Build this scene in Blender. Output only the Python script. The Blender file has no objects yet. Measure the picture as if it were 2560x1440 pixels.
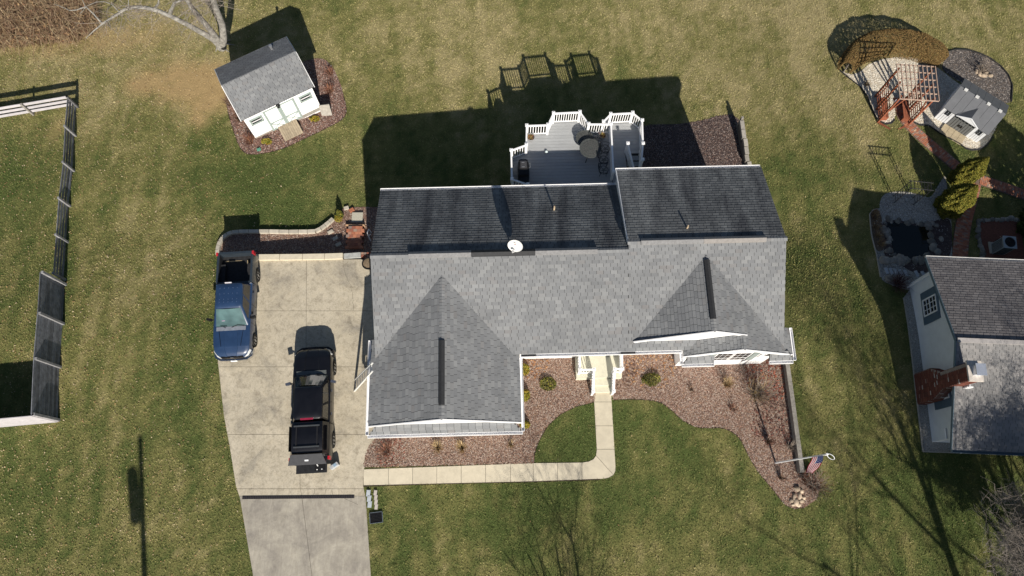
import bpy, bmesh, math, random
import numpy as np
from mathutils import Vector, Matrix, Euler
from mathutils.geometry import delaunay_2d_cdt, tessellate_polygon

random.seed(7)
RNG = np.random.default_rng(7)
SC = bpy.context.scene
COL = SC.collection

# ------------------------------------------------------------------ camera
CAM_H = 38.0
F_PX = 1850.0
TILT = math.atan(590.0 / F_PX)
cd = bpy.data.cameras.new('camera')
cam = bpy.data.objects.new('camera', cd)
COL.objects.link(cam)
cam.location = (0, 0, CAM_H)
cam.rotation_euler = (TILT, 0, 0)
cd.sensor_width = 36.0
cd.lens = 36.0 * F_PX / 2560.0
cd.clip_start = 0.5
cd.clip_end = 600.0
SC.camera = cam

# ------------------------------------------------------------------ light
SUN_EL = math.radians(33.0)
SUN_AZ = math.radians(13.0)          # shadows run to +Y and this far towards -X
sun_dir = Vector((-math.sin(SUN_AZ) * math.cos(SUN_EL), math.cos(SUN_AZ) * math.cos(SUN_EL), -math.sin(SUN_EL)))
world = bpy.data.worlds.new('World')
SC.world = world
world.use_nodes = True
wn = world.node_tree.nodes
sky_t = wn.new('ShaderNodeTexSky')
sky_t.sky_type = 'NISHITA'
sky_t.sun_disc = False
sky_t.sun_elevation = SUN_EL
sky_t.sun_rotation = math.pi - SUN_AZ
sky_t.air_density = 1.0
sky_t.dust_density = 0.6
world.node_tree.links.new(sky_t.outputs[0], wn['Background'].inputs[0])
wn['Background'].inputs[1].default_value = 0.05
sl = bpy.data.lights.new('sun', 'SUN')
sl.energy = 5.0
sl.angle = math.radians(0.53)
sl.color = (1.0, 0.93, 0.82)
sun = bpy.data.objects.new('sun', sl)
COL.objects.link(sun)
sun.rotation_euler = sun_dir.to_track_quat('-Z', 'Y').to_euler()
sun.location = (6, -30, 60)
SC.view_settings.view_transform = 'Standard'
SC.view_settings.look = 'None'
SC.view_settings.gamma = 1.0
SC.view_settings.use_curve_mapping = False
SC.view_settings.exposure = 0.42

# ------------------------------------------------------------------ ground shape and rays
_c, _s = math.cos(TILT), math.sin(TILT)

def ray(u, v):
    x = u - 1280.0
    y = -(v - 720.0)
    return Vector((x, y * _c + F_PX * _s, y * _s - F_PX * _c))

def P(u, v, z=0.0):
    d = ray(u, v)
    return Vector((0, 0, CAM_H)) + d * ((z - CAM_H) / d.z)

def gz(x, y):
    x = np.asarray(x, float)
    y = np.asarray(y, float)
    D = np.interp(x, [-40, -14, -7, 10, 15, 21, 40], [.6, .75, 1.35, 2.4, 2.1, 1.1, .9])
    t = np.clip((y - 9) / 9, 0, 1)
    return -D * t * t * (3 - 2 * t) - .07 * np.clip(y - 18, 0, 40)

def gzf(x, y):
    return float(gz(x, y))

def G(u, v, dz=0.0):
    z = 0.0
    for _ in range(14):
        p = P(u, v, z + dz)
        z = gzf(p.x, p.y)
    return P(u, v, z + dz)

# value noise, vectorised
_perm = RNG.random((256, 256)) * 2 * np.pi

def vnoise(x, y):
    """gradient noise, about 0..1"""
    x = np.asarray(x, float); y = np.asarray(y, float)
    xi = np.floor(x).astype(int); yi = np.floor(y).astype(int)
    fx = x - xi; fy = y - yi
    ux = fx ** 3 * (fx * (fx * 6 - 15) + 10); uy = fy ** 3 * (fy * (fy * 6 - 15) + 10)
    def g(i, j):
        a = _perm[(xi + i) % 256, (yi + j) % 256]
        return np.cos(a) * (fx - i) + np.sin(a) * (fy - j)
    n = (g(0, 0) * (1 - ux) + g(1, 0) * ux) * (1 - uy) + (g(0, 1) * (1 - ux) + g(1, 1) * ux) * uy
    return np.clip(.5 + .85 * n, 0, 1)

def fbm(x, y, o=4):
    s = 0; a = 0.5
    for i in range(o):
        ca, sa = math.cos(.7 + 1.9 * i), math.sin(.7 + 1.9 * i)
        s = s + a * vnoise((x * ca - y * sa) * 2 ** i + 17 * i, (x * sa + y * ca) * 2 ** i + 31 * i)
        a *= .5
    return s / (1 - .5 ** o)

def inpoly(px, py, poly):
    px = np.asarray(px); py = np.asarray(py)
    r = np.zeros(px.shape, bool)
    n = len(poly)
    for i in range(n):
        x1, y1 = poly[i]; x2, y2 = poly[(i + 1) % n]
        if y1 == y2:
            continue
        c = ((y1 > py) != (y2 > py)) & (px < (x2 - x1) * (py - y1) / (y2 - y1) + x1)
        r ^= c
    return r

# ------------------------------------------------------------------ materials
MATS = {}

def _ramp(nt, fac, stops):
    r = nt.nodes.new('ShaderNodeValToRGB')
    e = r.color_ramp.elements
    while len(e) < len(stops):
        e.new(0.5)
    for el, (p, c) in zip(e, stops):
        el.position = p
        el.color = (*c, 1)
    nt.links.new(fac, r.inputs[0])
    return r.outputs[0]

def _noise(nt, scale, detail=4, rough=.6, vec=None, dist=0.0):
    n = nt.nodes.new('ShaderNodeTexNoise')
    n.inputs['Scale'].default_value = scale
    n.inputs['Detail'].default_value = detail
    n.inputs['Roughness'].default_value = rough
    n.inputs['Distortion'].default_value = dist
    if vec is not None:
        nt.links.new(vec, n.inputs['Vector'])
    return n.outputs['Fac']

def _math(nt, op, a, b=None, clamp=False):
    m = nt.nodes.new('ShaderNodeMath')
    m.operation = op
    m.use_clamp = clamp
    for i, x in enumerate((a, b)):
        if x is None:
            continue
        if isinstance(x, (int, float)):
            m.inputs[i].default_value = x
        else:
            nt.links.new(x, m.inputs[i])
    return m.outputs[0]

def _mix(nt, fac, a, b, mode='MIX'):
    m = nt.nodes.new('ShaderNodeMix')
    m.data_type = 'RGBA'
    m.blend_type = mode
    for i, x in ((0, fac), (6, a), (7, b)):
        if isinstance(x, (int, float)):
            m.inputs[i].default_value = x
        elif isinstance(x, tuple):
            m.inputs[i].default_value = (*x, 1)
        else:
            nt.links.new(x, m.inputs[i])
    return m.outputs[2]

def newmat(name):
    m = bpy.data.materials.new(name)
    m.use_nodes = True
    MATS[name] = m
    nt = m.node_tree
    b = nt.nodes['Principled BSDF']
    g = nt.nodes.new('ShaderNodeNewGeometry')
    return m, nt, b, g.outputs['Position'], g

def mat(name, col, rough=.75, var=.18, scale=6.0, bump=0.0, bscale=40.0, metal=0.0, coat=0.0, spec=.3, per_piece=0.0):
    """a plain surface with soft dirt variation, optional fine relief and a tone per piece"""
    m, nt, b, pos, g = newmat(name)
    lo = tuple(c * (1 - var) for c in col)
    hi = tuple(min(1, c * (1 + var)) for c in col)
    f = _noise(nt, scale, 5, .65, pos)
    c = _ramp(nt, f, [(.3, lo), (.7, hi)])
    if per_piece:
        oi = nt.nodes.new('ShaderNodeObjectInfo')
        r = _math(nt, 'FRACT', _math(nt, 'ADD', g.outputs['Random Per Island'], oi.outputs['Random']))
        v = _math(nt, 'ADD', _math(nt, 'MULTIPLY', r, 2 * per_piece), 1 - per_piece)
        hv = nt.nodes.new('ShaderNodeHueSaturation')
        nt.links.new(c, hv.inputs['Color'])
        nt.links.new(v, hv.inputs['Value'])
        c = hv.outputs[0]
    nt.links.new(c, b.inputs['Base Color'])
    b.inputs['Roughness'].default_value = rough
    b.inputs['Metallic'].default_value = metal
    b.inputs['Coat Weight'].default_value = coat
    b.inputs['Coat Roughness'].default_value = .06
    b.inputs['Specular IOR Level'].default_value = spec
    if bump:
        bn = nt.nodes.new('ShaderNodeBump')
        bn.inputs['Strength'].default_value = bump
        bn.inputs['Distance'].default_value = .03
        nt.links.new(_noise(nt, bscale, 3, .7, pos), bn.inputs['Height'])
        nt.links.new(bn.outputs[0], b.inputs['Normal'])
    return m

def piece_mat(name, stops, rough=.9, stain=.35, sscale=.5, grain=.25, gscale=60, spec=.15):
    """many alike pieces: the tone of each piece comes from its island and object, over it a broad stain"""
    m, nt, b, pos, g = newmat(name)
    oi = nt.nodes.new('ShaderNodeObjectInfo')
    r = _math(nt, 'FRACT', _math(nt, 'ADD', g.outputs['Random Per Island'], oi.outputs['Random']))
    c = _ramp(nt, r, stops)
    st = _noise(nt, sscale, 5, .6, pos)
    v = _math(nt, 'ADD', _math(nt, 'MULTIPLY', st, stain * 2), 1 - stain)
    gr = _noise(nt, gscale, 2, .7, pos)
    v = _math(nt, 'MULTIPLY', v, _math(nt, 'ADD', _math(nt, 'MULTIPLY', gr, grain * 2), 1 - grain))
    hv = nt.nodes.new('ShaderNodeHueSaturation')
    nt.links.new(c, hv.inputs['Color'])
    nt.links.new(v, hv.inputs['Value'])
    nt.links.new(hv.outputs[0], b.inputs['Base Color'])
    b.inputs['Roughness'].default_value = rough
    b.inputs['Specular IOR Level'].default_value = spec
    return m

def attr_mat(name, rough=.95, spec=.1, scale=30, var=.25):
    m, nt, b, pos, g = newmat(name)
    a = nt.nodes.new('ShaderNodeAttribute')
    a.attribute_name = 'tint'
    v = _math(nt, 'ADD', _math(nt, 'MULTIPLY', _noise(nt, scale, 4, .7, pos), var * 2), 1 - var)
    hv = nt.nodes.new('ShaderNodeHueSaturation')
    nt.links.new(a.outputs['Color'], hv.inputs['Color'])
    nt.links.new(v, hv.inputs['Value'])
    nt.links.new(hv.outputs[0], b.inputs['Base Color'])
    b.inputs['Roughness'].default_value = rough
    b.inputs['Specular IOR Level'].default_value = spec
    return m

# ------------------------------------------------------------------ mesh building
class MB:
    def __init__(self):
        self.v = []
        self.f = []
        self.c = []

    def add(self, vs, fs, col=None):
        n = len(self.v)
        self.v += [tuple(p) for p in vs]
        self.f += [tuple(i + n for i in f) for f in fs]
        if col is not None:
            self.c += [col] * len(fs)
        return self

    def quad(self, a, b, c, d, col=None):
        return self.add([a, b, c, d], [(0, 1, 2, 3)], col)

    def box(self, c, s, rz=0.0, rot=None, col=None):
        hx, hy, hz = s[0] / 2, s[1] / 2, s[2] / 2
        M = rot if rot is not None else Matrix.Rotation(rz, 3, 'Z')
        c = Vector(c)
        vs = [c + M @ Vector((x, y, z)) for z in (-hz, hz) for x, y in ((-hx, -hy), (hx, -hy), (hx, hy), (-hx, hy))]
        return self.add(vs, [(3, 2, 1, 0), (4, 5, 6, 7), (0, 1, 5, 4), (1, 2, 6, 5), (2, 3, 7, 6), (3, 0, 4, 7)], col)

    def bar(self, a, b, w, h, up=(0, 0, 1), col=None):
        a = Vector(a); b = Vector(b)
        d = b - a
        L = d.length
        d.normalize()
        u = Vector(up)
        if abs(d.dot(u)) > .98:
            u = Vector((0, 1, 0))
        sx = d.cross(u).normalized()
        uz = sx.cross(d)
        M = Matrix((sx, d, uz)).transposed()
        return self.box((a + b) / 2, (w, L, h), rot=M, col=col)

    def tube(self, pts, rs, n=6, cap=True, col=None):
        pts = [Vector(p) for p in pts]
        if isinstance(rs, (int, float)):
            rs = [rs] * len(pts)
        vs = []
        prev = None
        for i, p in enumerate(pts):
            d = (pts[min(i + 1, len(pts) - 1)] - pts[max(i - 1, 0)])
            if d.length < 1e-9:
                d = Vector((0, 0, 1))
            d.normalize()
            if prev is None:
                ref = Vector((0, 0, 1)) if abs(d.z) < .9 else Vector((1, 0, 0))
                sx = d.cross(ref).normalized()
            else:
                sx = (prev - d * prev.dot(d)).normalized()
            prev = sx
            sy = d.cross(sx)
            for k in range(n):
                a = 2 * math.pi * k / n
                vs.append(p + (sx * math.cos(a) + sy * math.sin(a)) * rs[i])
        fs = []
        for i in range(len(pts) - 1):
            for k in range(n):
                k2 = (k + 1) % n
                fs.append((i * n + k, i * n + k2, (i + 1) * n + k2, (i + 1) * n + k))
        if cap:
            fs.append(tuple(range(n - 1, -1, -1)))
            m = (len(pts) - 1) * n
            fs.append(tuple(m + k for k in range(n)))
        return self.add(vs, fs, col)

    def lathe(self, prof, n=16, c=(0, 0, 0), sx=1.0, sy=1.0, col=None):
        c = Vector(c)
        vs = []
        for r, z in prof:
            for k in range(n):
                a = 2 * math.pi * k / n
                vs.append(c + Vector((r * math.cos(a) * sx, r * math.sin(a) * sy, z)))
        fs = []
        for i in range(len(prof) - 1):
            for k in range(n):
                k2 = (k + 1) % n
                fs.append((i * n + k, i * n + k2, (i + 1) * n + k2, (i + 1) * n + k))
        fs.append(tuple(range(n - 1, -1, -1)))
        m = (len(prof) - 1) * n
        fs.append(tuple(m + k for k in range(n)))
        return self.add(vs, fs, col)

    def prism(self, poly, z0, z1, col=None):
        """poly: 2D points, any winding; z0 / z1 numbers"""
        a = sum(poly[i][0] * poly[(i + 1) % len(poly)][1] - poly[(i + 1) % len(poly)][0] * poly[i][1] for i in range(len(poly)))
        if a < 0:
            poly = poly[::-1]
        n = len(poly)
        vs = [(p[0], p[1], z0) for p in poly] + [(p[0], p[1], z1) for p in poly]
        fs = [tuple(range(n - 1, -1, -1)), tuple(range(n, 2 * n))]
        for i in range(n):
            j = (i + 1) % n
            fs.append((i, j, n + j, n + i))
        return self.add(vs, fs, col)

    def mesh(self, name, m, smooth=False, ang=40):
        me = bpy.data.meshes.new(name)
        me.from_pydata(self.v, [], self.f)
        me.materials.append(m)
        if self.c and len(self.c) == len(self.f):
            ca = me.color_attributes.new('tint', 'FLOAT_COLOR', 'CORNER')
            arr = []
            for f, c in zip(self.f, self.c):
                arr += [c[0], c[1], c[2], 1.0] * len(f)
            ca.data.foreach_set('color', arr)
        if smooth:
            me.shade_smooth()
            me.set_sharp_from_angle(angle=math.radians(ang))
        me.update()
        return me

    def build(self, name, m, parent=None, world=False, smooth=False, ang=40, mat4=None):
        me = self.mesh(name, m, smooth, ang)
        return link(name, me, parent, world, mat4)

def link(name, me, parent=None, world=False, mat4=None):
    o = bpy.data.objects.new(name, me)
    COL.objects.link(o)
    if mat4 is not None:
        o.matrix_basis = mat4
    if parent is not None:
        o.parent = parent
        if world:
            M = parent.matrix_basis.copy()
            if parent.parent is not None:
                M = parent.parent.matrix_basis @ parent.matrix_parent_inverse @ M
            o.matrix_parent_inverse = M.inverted()
    return o

def tag(o, label=None, cat=None, group=None, kind=None):
    if label: o['label'] = label
    if cat: o['category'] = cat
    if group: o['group'] = group
    if kind: o['kind'] = kind
    return o

def thing(name, label, cat, loc=(0, 0, 0), rz=0.0, group=None):
    o = bpy.data.objects.new(name, None)
    o.empty_display_size = .3
    COL.objects.link(o)
    o.matrix_basis = Matrix.Translation(Vector(loc)) @ Matrix.Rotation(rz, 4, 'Z')
    return tag(o, label, cat, group)

CH = {}

def copy_tree(o, parent=None):
    c = o.copy()
    COL.objects.link(c)
    if parent is not None:
        c.parent = parent
    for ch in list(o.children):
        copy_tree(ch, c)
    return c

def drape(name, poly, dz, m, kind='structure', step=1.0, zfun=None):
    """a sheet over the terrain, cut to the outline"""
    zf = zfun or gz
    pts = [Vector((p[0], p[1])) for p in poly]
    n = len(pts)
    bd = []
    for i in range(n):
        a, b = pts[i], pts[(i + 1) % n]
        k = max(1, int((b - a).length / step))
        for j in range(k):
            bd.append(a.lerp(b, j / k))
    nb = len(bd)
    xs = [p.x for p in bd]; ys = [p.y for p in bd]
    gx = np.arange(min(xs), max(xs), step); gy = np.arange(min(ys), max(ys), step)
    X, Y = np.meshgrid(gx, gy)
    X = X.ravel() + .013; Y = Y.ravel() + .017
    ins = inpoly(X, Y, [(p.x, p.y) for p in bd])
    vs = bd + [Vector((x, y)) for x, y in zip(X[ins], Y[ins])]
    ov, oe, of, *_ = delaunay_2d_cdt(vs, [(i, (i + 1) % nb) for i in range(nb)], [], 1, 1e-4)
    z = zf(np.array([p.x for p in ov]), np.array([p.y for p in ov])) + dz
    mb = MB()
    mb.add([(p.x, p.y, zz) for p, zz in zip(ov, z)], of)
    me = mb.mesh(name, m)
    o = link(name, me)
    bm = bmesh.new(); bm.from_mesh(me)
    bmesh.ops.recalc_face_normals(bm, faces=bm.faces)
    if sum(f.normal.z for f in bm.faces) < 0:
        bmesh.ops.reverse_faces(bm, faces=bm.faces)
    bm.to_mesh(me); bm.free()
    o['kind'] = kind
    return o

def bulk(name, V, F, C, m, kind='stuff', parent=None):
    """many small faces at once from arrays: V (n,3), F (k, s) all of one size, C (k,3) or (n,3)"""
    me = bpy.data.meshes.new(name)
    k, s = F.shape
    me.vertices.add(len(V)); me.vertices.foreach_set('co', V.astype(np.float32).ravel())
    me.loops.add(k * s); me.loops.foreach_set('vertex_index', F.astype(np.int32).ravel())
    me.polygons.add(k)
    me.polygons.foreach_set('loop_start', np.arange(0, k * s, s, dtype=np.int32))
    me.update(calc_edges=True)
    if C is not None:
        ca = me.color_attributes.new('tint', 'FLOAT_COLOR', 'CORNER')
        cc = np.ones((k, s, 4), np.float32)
        cc[:, :, :3] = C[:, None, :]
        ca.data.foreach_set('color', cc.ravel())
    me.materials.append(m)
    o = link(name, me, parent)
    if kind: o['kind'] = kind
    return o

def rot_stack(n, tilt, rng=RNG):
    """n orthonormal frames: random heading, tilt from flat up to `tilt` radians"""
    a = rng.random(n) * 2 * math.pi
    t = rng.random(n) * tilt
    b = rng.random(n) * 2 * math.pi
    ux = np.stack([np.cos(a), np.sin(a), np.zeros(n)], 1)
    nz = np.stack([np.sin(t) * np.cos(b), np.sin(t) * np.sin(b), np.cos(t)], 1)
    ux = ux - nz * (ux * nz).sum(1)[:, None]
    ux /= np.linalg.norm(ux, axis=1)[:, None]
    uy = np.cross(nz, ux)
    return ux, uy, nz

def chips(name, pts, z, la, lb, cols, m, tilt=.5, jitter=.35, kind='stuff', parent=None, lift=0.0):
    n = len(pts)
    ux, uy, nz = rot_stack(n, tilt)
    s = 1 + (RNG.random((n, 1)) - .5) * 2 * jitter
    a = la * s / 2; b = lb * s / 2
    c = np.stack([pts[:, 0], pts[:, 1], z + lift], 1)
    V = np.stack([c - ux * a - uy * b, c + ux * a - uy * b, c + ux * a + uy * b, c - ux * a + uy * b], 1).reshape(-1, 3)
    F = np.arange(4 * n).reshape(n, 4)
    ci = RNG.integers(0, len(cols), n)
    C = np.array(cols)[ci] * (.75 + .5 * RNG.random((n, 1)))
    return bulk(name, V, F, C, m, kind, parent)

def pebbles(name, pts, z, r, cols, m, kind='stuff', parent=None):
    """small stones: each a squashed five-sided dome"""
    n = len(pts)
    k = 5
    rr = r * (.6 + .8 * RNG.random(n))
    ph = RNG.random(n) * 6.28
    V = np.zeros((n, k + 1, 3))
    for i in range(k):
        a = ph + 2 * math.pi * i / k
        e = rr * (.75 + .5 * RNG.random(n))
        V[:, i, 0] = pts[:, 0] + np.cos(a) * e
        V[:, i, 1] = pts[:, 1] + np.sin(a) * e
        V[:, i, 2] = z
    V[:, k, 0] = pts[:, 0] + (RNG.random(n) - .5) * rr * .7
    V[:, k, 1] = pts[:, 1] + (RNG.random(n) - .5) * rr * .7
    V[:, k, 2] = z + rr * .9
    base = (np.arange(n) * (k + 1))[:, None]
    F = np.concatenate([np.stack([base[:, 0] + i, base[:, 0] + (i + 1) % k, base[:, 0] + k], 1)[:, None, :] for i in range(k)], 1).reshape(-1, 3)
    ci = RNG.integers(0, len(cols), n)
    C = np.array(cols)[ci] * (.75 + .5 * RNG.random((n, 1)))
    C = np.repeat(C, k, 0)
    return bulk(name, V.reshape(-1, 3), F, C, m, kind, parent)

def scatter(poly, per_m2):
    xs = [p[0] for p in poly]; ys = [p[1] for p in poly]
    A = (max(xs) - min(xs)) * (max(ys) - min(ys))
    n = int(A * per_m2)
    x = min(xs) + RNG.random(n) * (max(xs) - min(xs)); y = min(ys) + RNG.random(n) * (max(ys) - min(ys))
    k = inpoly(x, y, poly)
    return np.stack([x[k], y[k]], 1)

def gpoly(pts, f=None, off=(0, 0), s=1.0):
    r = []
    for (a, b) in pts:
        p = G(a / s + off[0], b / s + off[1])
        r.append((p.x, p.y))
    return r

def smooth_poly(poly, it=2, closed=True):
    for _ in range(it):
        q = []
        n = len(poly)
        for i in range(n if closed else n - 1):
            a = poly[i]; b = poly[(i + 1) % n]
            q += [(a[0] * .75 + b[0] * .25, a[1] * .75 + b[1] * .25), (a[0] * .25 + b[0] * .75, a[1] * .25 + b[1] * .75)]
        if not closed:
            q = [poly[0]] + q + [poly[-1]]
        poly = q
    return poly

# shared materials
M_white = mat('white_paint', (.80, .80, .80), .5, .06, 3)
M_trim = mat('white_trim', (.84, .84, .85), .35, .04, 2)
M_siding = mat('white_siding', (.74, .74, .73), .6, .07, 2)
M_black = mat('black_plastic', (.012, .012, .013), .45, .3, 9)
M_rubber = mat('rubber', (.012, .012, .012), .8, .3, 9)
M_darkmetal = mat('dark_metal', (.035, .036, .038), .45, .3, 14, metal=.4)
M_iron = mat('cast_metal', (.10, .10, .10), .5, .25, 14, bump=.4, bscale=30)
M_alu = mat('aluminium', (.72, .72, .70), .4, .08, 8, metal=.2)
M_steel = mat('galvanised_metal', (.55, .56, .58), .35, .12, 8, metal=.8)
M_glass = mat('window_glass', (.015, .018, .022), .06, .3, 2, spec=.6)
M_concrete = mat('concrete_pale', (.50, .45, .36), .85, .16, 1.2, bump=.15, bscale=25)
M_redwood = mat('red_wood', (.23, .075, .04), .8, .25, 9, per_piece=.22)
M_oldwood = mat('weathered_wood', (.29, .27, .24), .85, .22, 7, bump=.3, bscale=18, per_piece=.15)
M_greywood = mat('grey_boards', (.22, .22, .23), .8, .3, 5, bump=.3, bscale=14, per_piece=.16)
M_bark = mat('pale_bark', (.24, .23, .21), .9, .55, 5, bump=1.0, bscale=16)
M_twig = mat('twig_bark', (.22, .19, .165), .9, .3, 10)
M_soil = mat('soil', (.09, .055, .038), .95, .3, 12, bump=.6, bscale=30)
M_leaf = attr_mat('leaf', .85, .15, 12, .25)
M_chip = attr_mat('chip', .9, .15, 20, .25)
# ================================================================== SETTING
# -------- outlines (points on the ground)
Z6 = dict(off=(2050, 40), s=4.0)
Z7 = dict(off=(2140, 360), s=4.0)

DRIVE_L = [(545, 648), (545, 905), (550, 950), (560, 1040), (575, 1120), (590, 1215), (600, 1245), (633, 1440), (645, 1510), (688, 1760)]
DRIVE_R = [(945, 648), (945, 905), (945, 950), (945, 1085), (912, 1140), (908, 1215), (914, 1245), (927, 1440), (932, 1510), (952, 1760)]
DRIVE_M = [(766, 648), (765, 905), (764, 950), (752, 1085), (750, 1140), (750, 1215), (755, 1245), (780, 1440), (790, 1510), (826, 1760)]

def edge_at(e, v):
    return float(np.interp(v, [p[1] for p in e], [p[0] for p in e]))

def flat(pts, z=0.0):
    return [tuple(P(a, b, z)[:2]) for a, b in pts]

drive_poly = flat(DRIVE_L + DRIVE_R[::-1])
bed_front = flat([(909, 1168), (913, 1138), (925, 1110), (945, 1090), (960, 1020), (1285, 1020), (1285, 850), (1500, 850), (1487, 1000),
                  (1484, 1006), (1440, 1015), (1400, 1035), (1370, 1062), (1348, 1098), (1336, 1130), (1334, 1158)])
bed_right = flat([(1500, 850), (1960, 850), (1966, 905), (1986, 1080), (1998, 1182), (2040, 1190), (2052, 1215), (2040, 1248), (2012, 1268), (1985, 1272), (1960, 1260),
                  (1930, 1220), (1895, 1180), (1872, 1140), (1852, 1098), (1830, 1078), (1800, 1068), (1780, 1070), (1740, 1068), (1705, 1050),
                  (1680, 1025), (1650, 1004), (1620, 999), (1570, 997), (1533, 999), (1520, 950)])
bed_shed = smooth_poly(gpoly([(560, 235), (575, 300), (598, 368), (618, 388), (660, 384), (705, 374), (765, 345), (850, 305), (868, 284), (862, 250), (850, 205),
                              (828, 160), (800, 142), (740, 160), (640, 200)]), 2)
bed_drive = gpoly([(548, 646), (550, 622), (558, 600), (582, 586), (640, 581), (700, 580), (790, 578), (815, 568), (838, 547), (858, 522), (880, 518), (945, 518), (960, 646)])
bed_deck = gpoly([(1560, 330), (1625, 312), (1700, 310), (1760, 301), (1790, 291), (1830, 286), (1848, 300), (1866, 415), (1868, 460), (1560, 460)])
gravel_east = smooth_poly(gpoly([(170, 520), (280, 620), (400, 710), (470, 800), (510, 920), (550, 1000), (600, 1055), (660, 1080), (720, 1070), (745, 1035), (755, 930), (840, 930),
                                 (880, 1000), (920, 1060), (990, 1095), (1060, 1085), (1200, 1170), (1400, 1280), (1440, 1320), (1500, 1340), (1580, 1340), (1650, 1300),
                                 (1720, 1200), (1800, 1020), (1600, 800), (1400, 690), (1210, 545), (1130, 480), (900, 400), (540, 440), (350, 600), (220, 560)], **Z6), 1)
rock_bed = smooth_poly(gpoly([(1205, 415), (1260, 365), (1360, 340), (1480, 345), (1600, 385), (1700, 430), (1800, 510), (1880, 600), (1915, 700), (1910, 830), (1880, 890),
                              (1640, 800), (1450, 690), (1210, 545), (1235, 470)], **Z6), 2)
pond_poly = smooth_poly(gpoly([(285, 775), (420, 785), (590, 822), (730, 838), (726, 1000), (732, 1090), (560, 1152), (385, 1148), (365, 1025), (325, 900)], **Z7), 2)
pond_bed = smooth_poly(gpoly([(130, 700), (165, 660), (210, 650), (240, 640), (235, 590), (260, 520), (320, 485), (420, 475), (540, 485), (640, 510), (680, 530), (750, 540),
                              (830, 400), (890, 300), (900, 380), (960, 760), (960, 1160), (1000, 1300), (640, 1500), (300, 1400), (240, 1330), (200, 1100), (150, 900)], **Z7), 2)
pond_bank = smooth_poly(gpoly([(290, 760), (420, 765), (600, 795), (740, 790), (850, 745), (960, 750), (960, 1170), (640, 1320), (480, 1240), (400, 1180), (290, 1130), (270, 1060), (300, 1000), (270, 900), (250, 820)], **Z7), 2)
pond_strip = smooth_poly(gpoly([(130, 700), (165, 660), (215, 652), (240, 690), (260, 760), (255, 840), (290, 960), (300, 1040), (220, 1090), (175, 1010), (150, 900)], **Z7), 2)
brick_pad_bed = gpoly([(1215, 770), (1360, 755), (1540, 745), (1640, 770), (1700, 1190), (1300, 1190), (1250, 1000)], **Z7)
neigh_gravel = [tuple(G(a, b)[:2]) for a, b in [(2258, 745), (2306, 1129), (2600, 1141), (2600, 1060), (2420, 900), (2360, 690), (2300, 690)]]

PATHS = {
    'a': [(2246, 246), (2254, 290), (2280, 322), (2322, 360), (2362, 392), (2398, 424), (2432, 452)],
    'b': [(2436, 448), (2424, 500), (2410, 550), (2402, 600), (2398, 665)],
    'c': [(2436, 446), (2488, 462), (2558, 487), (2620, 505)],
}
PATH_W = {'a': .68, 'b': .80, 'c': .68}

def path_line(k):
    pts = [G(*q) for q in PATHS[k]]
    p2 = smooth_poly([(p.x, p.y) for p in pts], 3, closed=False)
    return p2

def ribbon(line, w):
    L = []; R = []
    for i, p in enumerate(line):
        a = line[max(0, i - 1)]; b = line[min(len(line) - 1, i + 1)]
        dx, dy = b[0] - a[0], b[1] - a[1]
        l = math.hypot(dx, dy)
        nx, ny = -dy / l, dx / l
        L.append((p[0] + nx * w / 2, p[1] + ny * w / 2)); R.append((p[0] - nx * w / 2, p[1] - ny * w / 2))
    return L + R[::-1]

walk_poly = flat([(905, 1174), (1333, 1158), (1455, 1156), (1478, 1152), (1490, 1140), (1492, 1122), (1484, 970), (1527, 970), (1536, 1122), (1539, 1175), (1533, 1190), (1515, 1197), (1333, 1203), (905, 1214)])
house_zone = flat([(900, 480), (1560, 440), (2000, 420), (1990, 905), (1700, 900), (1310, 890), (1310, 1060), (925, 1070)], 1.0)
no_grass = [drive_poly, bed_front, bed_right, bed_shed, bed_drive, bed_deck, gravel_east, rock_bed, pond_bed, brick_pad_bed, neigh_gravel, walk_poly] + \
           [ribbon(path_line(k), PATH_W[k]) for k in PATHS]

# -------- lawn tone: how dry, and where bare soil shows
def blob(x, y, q, r, ry=None):
    p = G(*q)
    return np.exp(-(((x - p.x) / r) ** 2 + ((y - p.y) / (ry or r)) ** 2))

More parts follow.
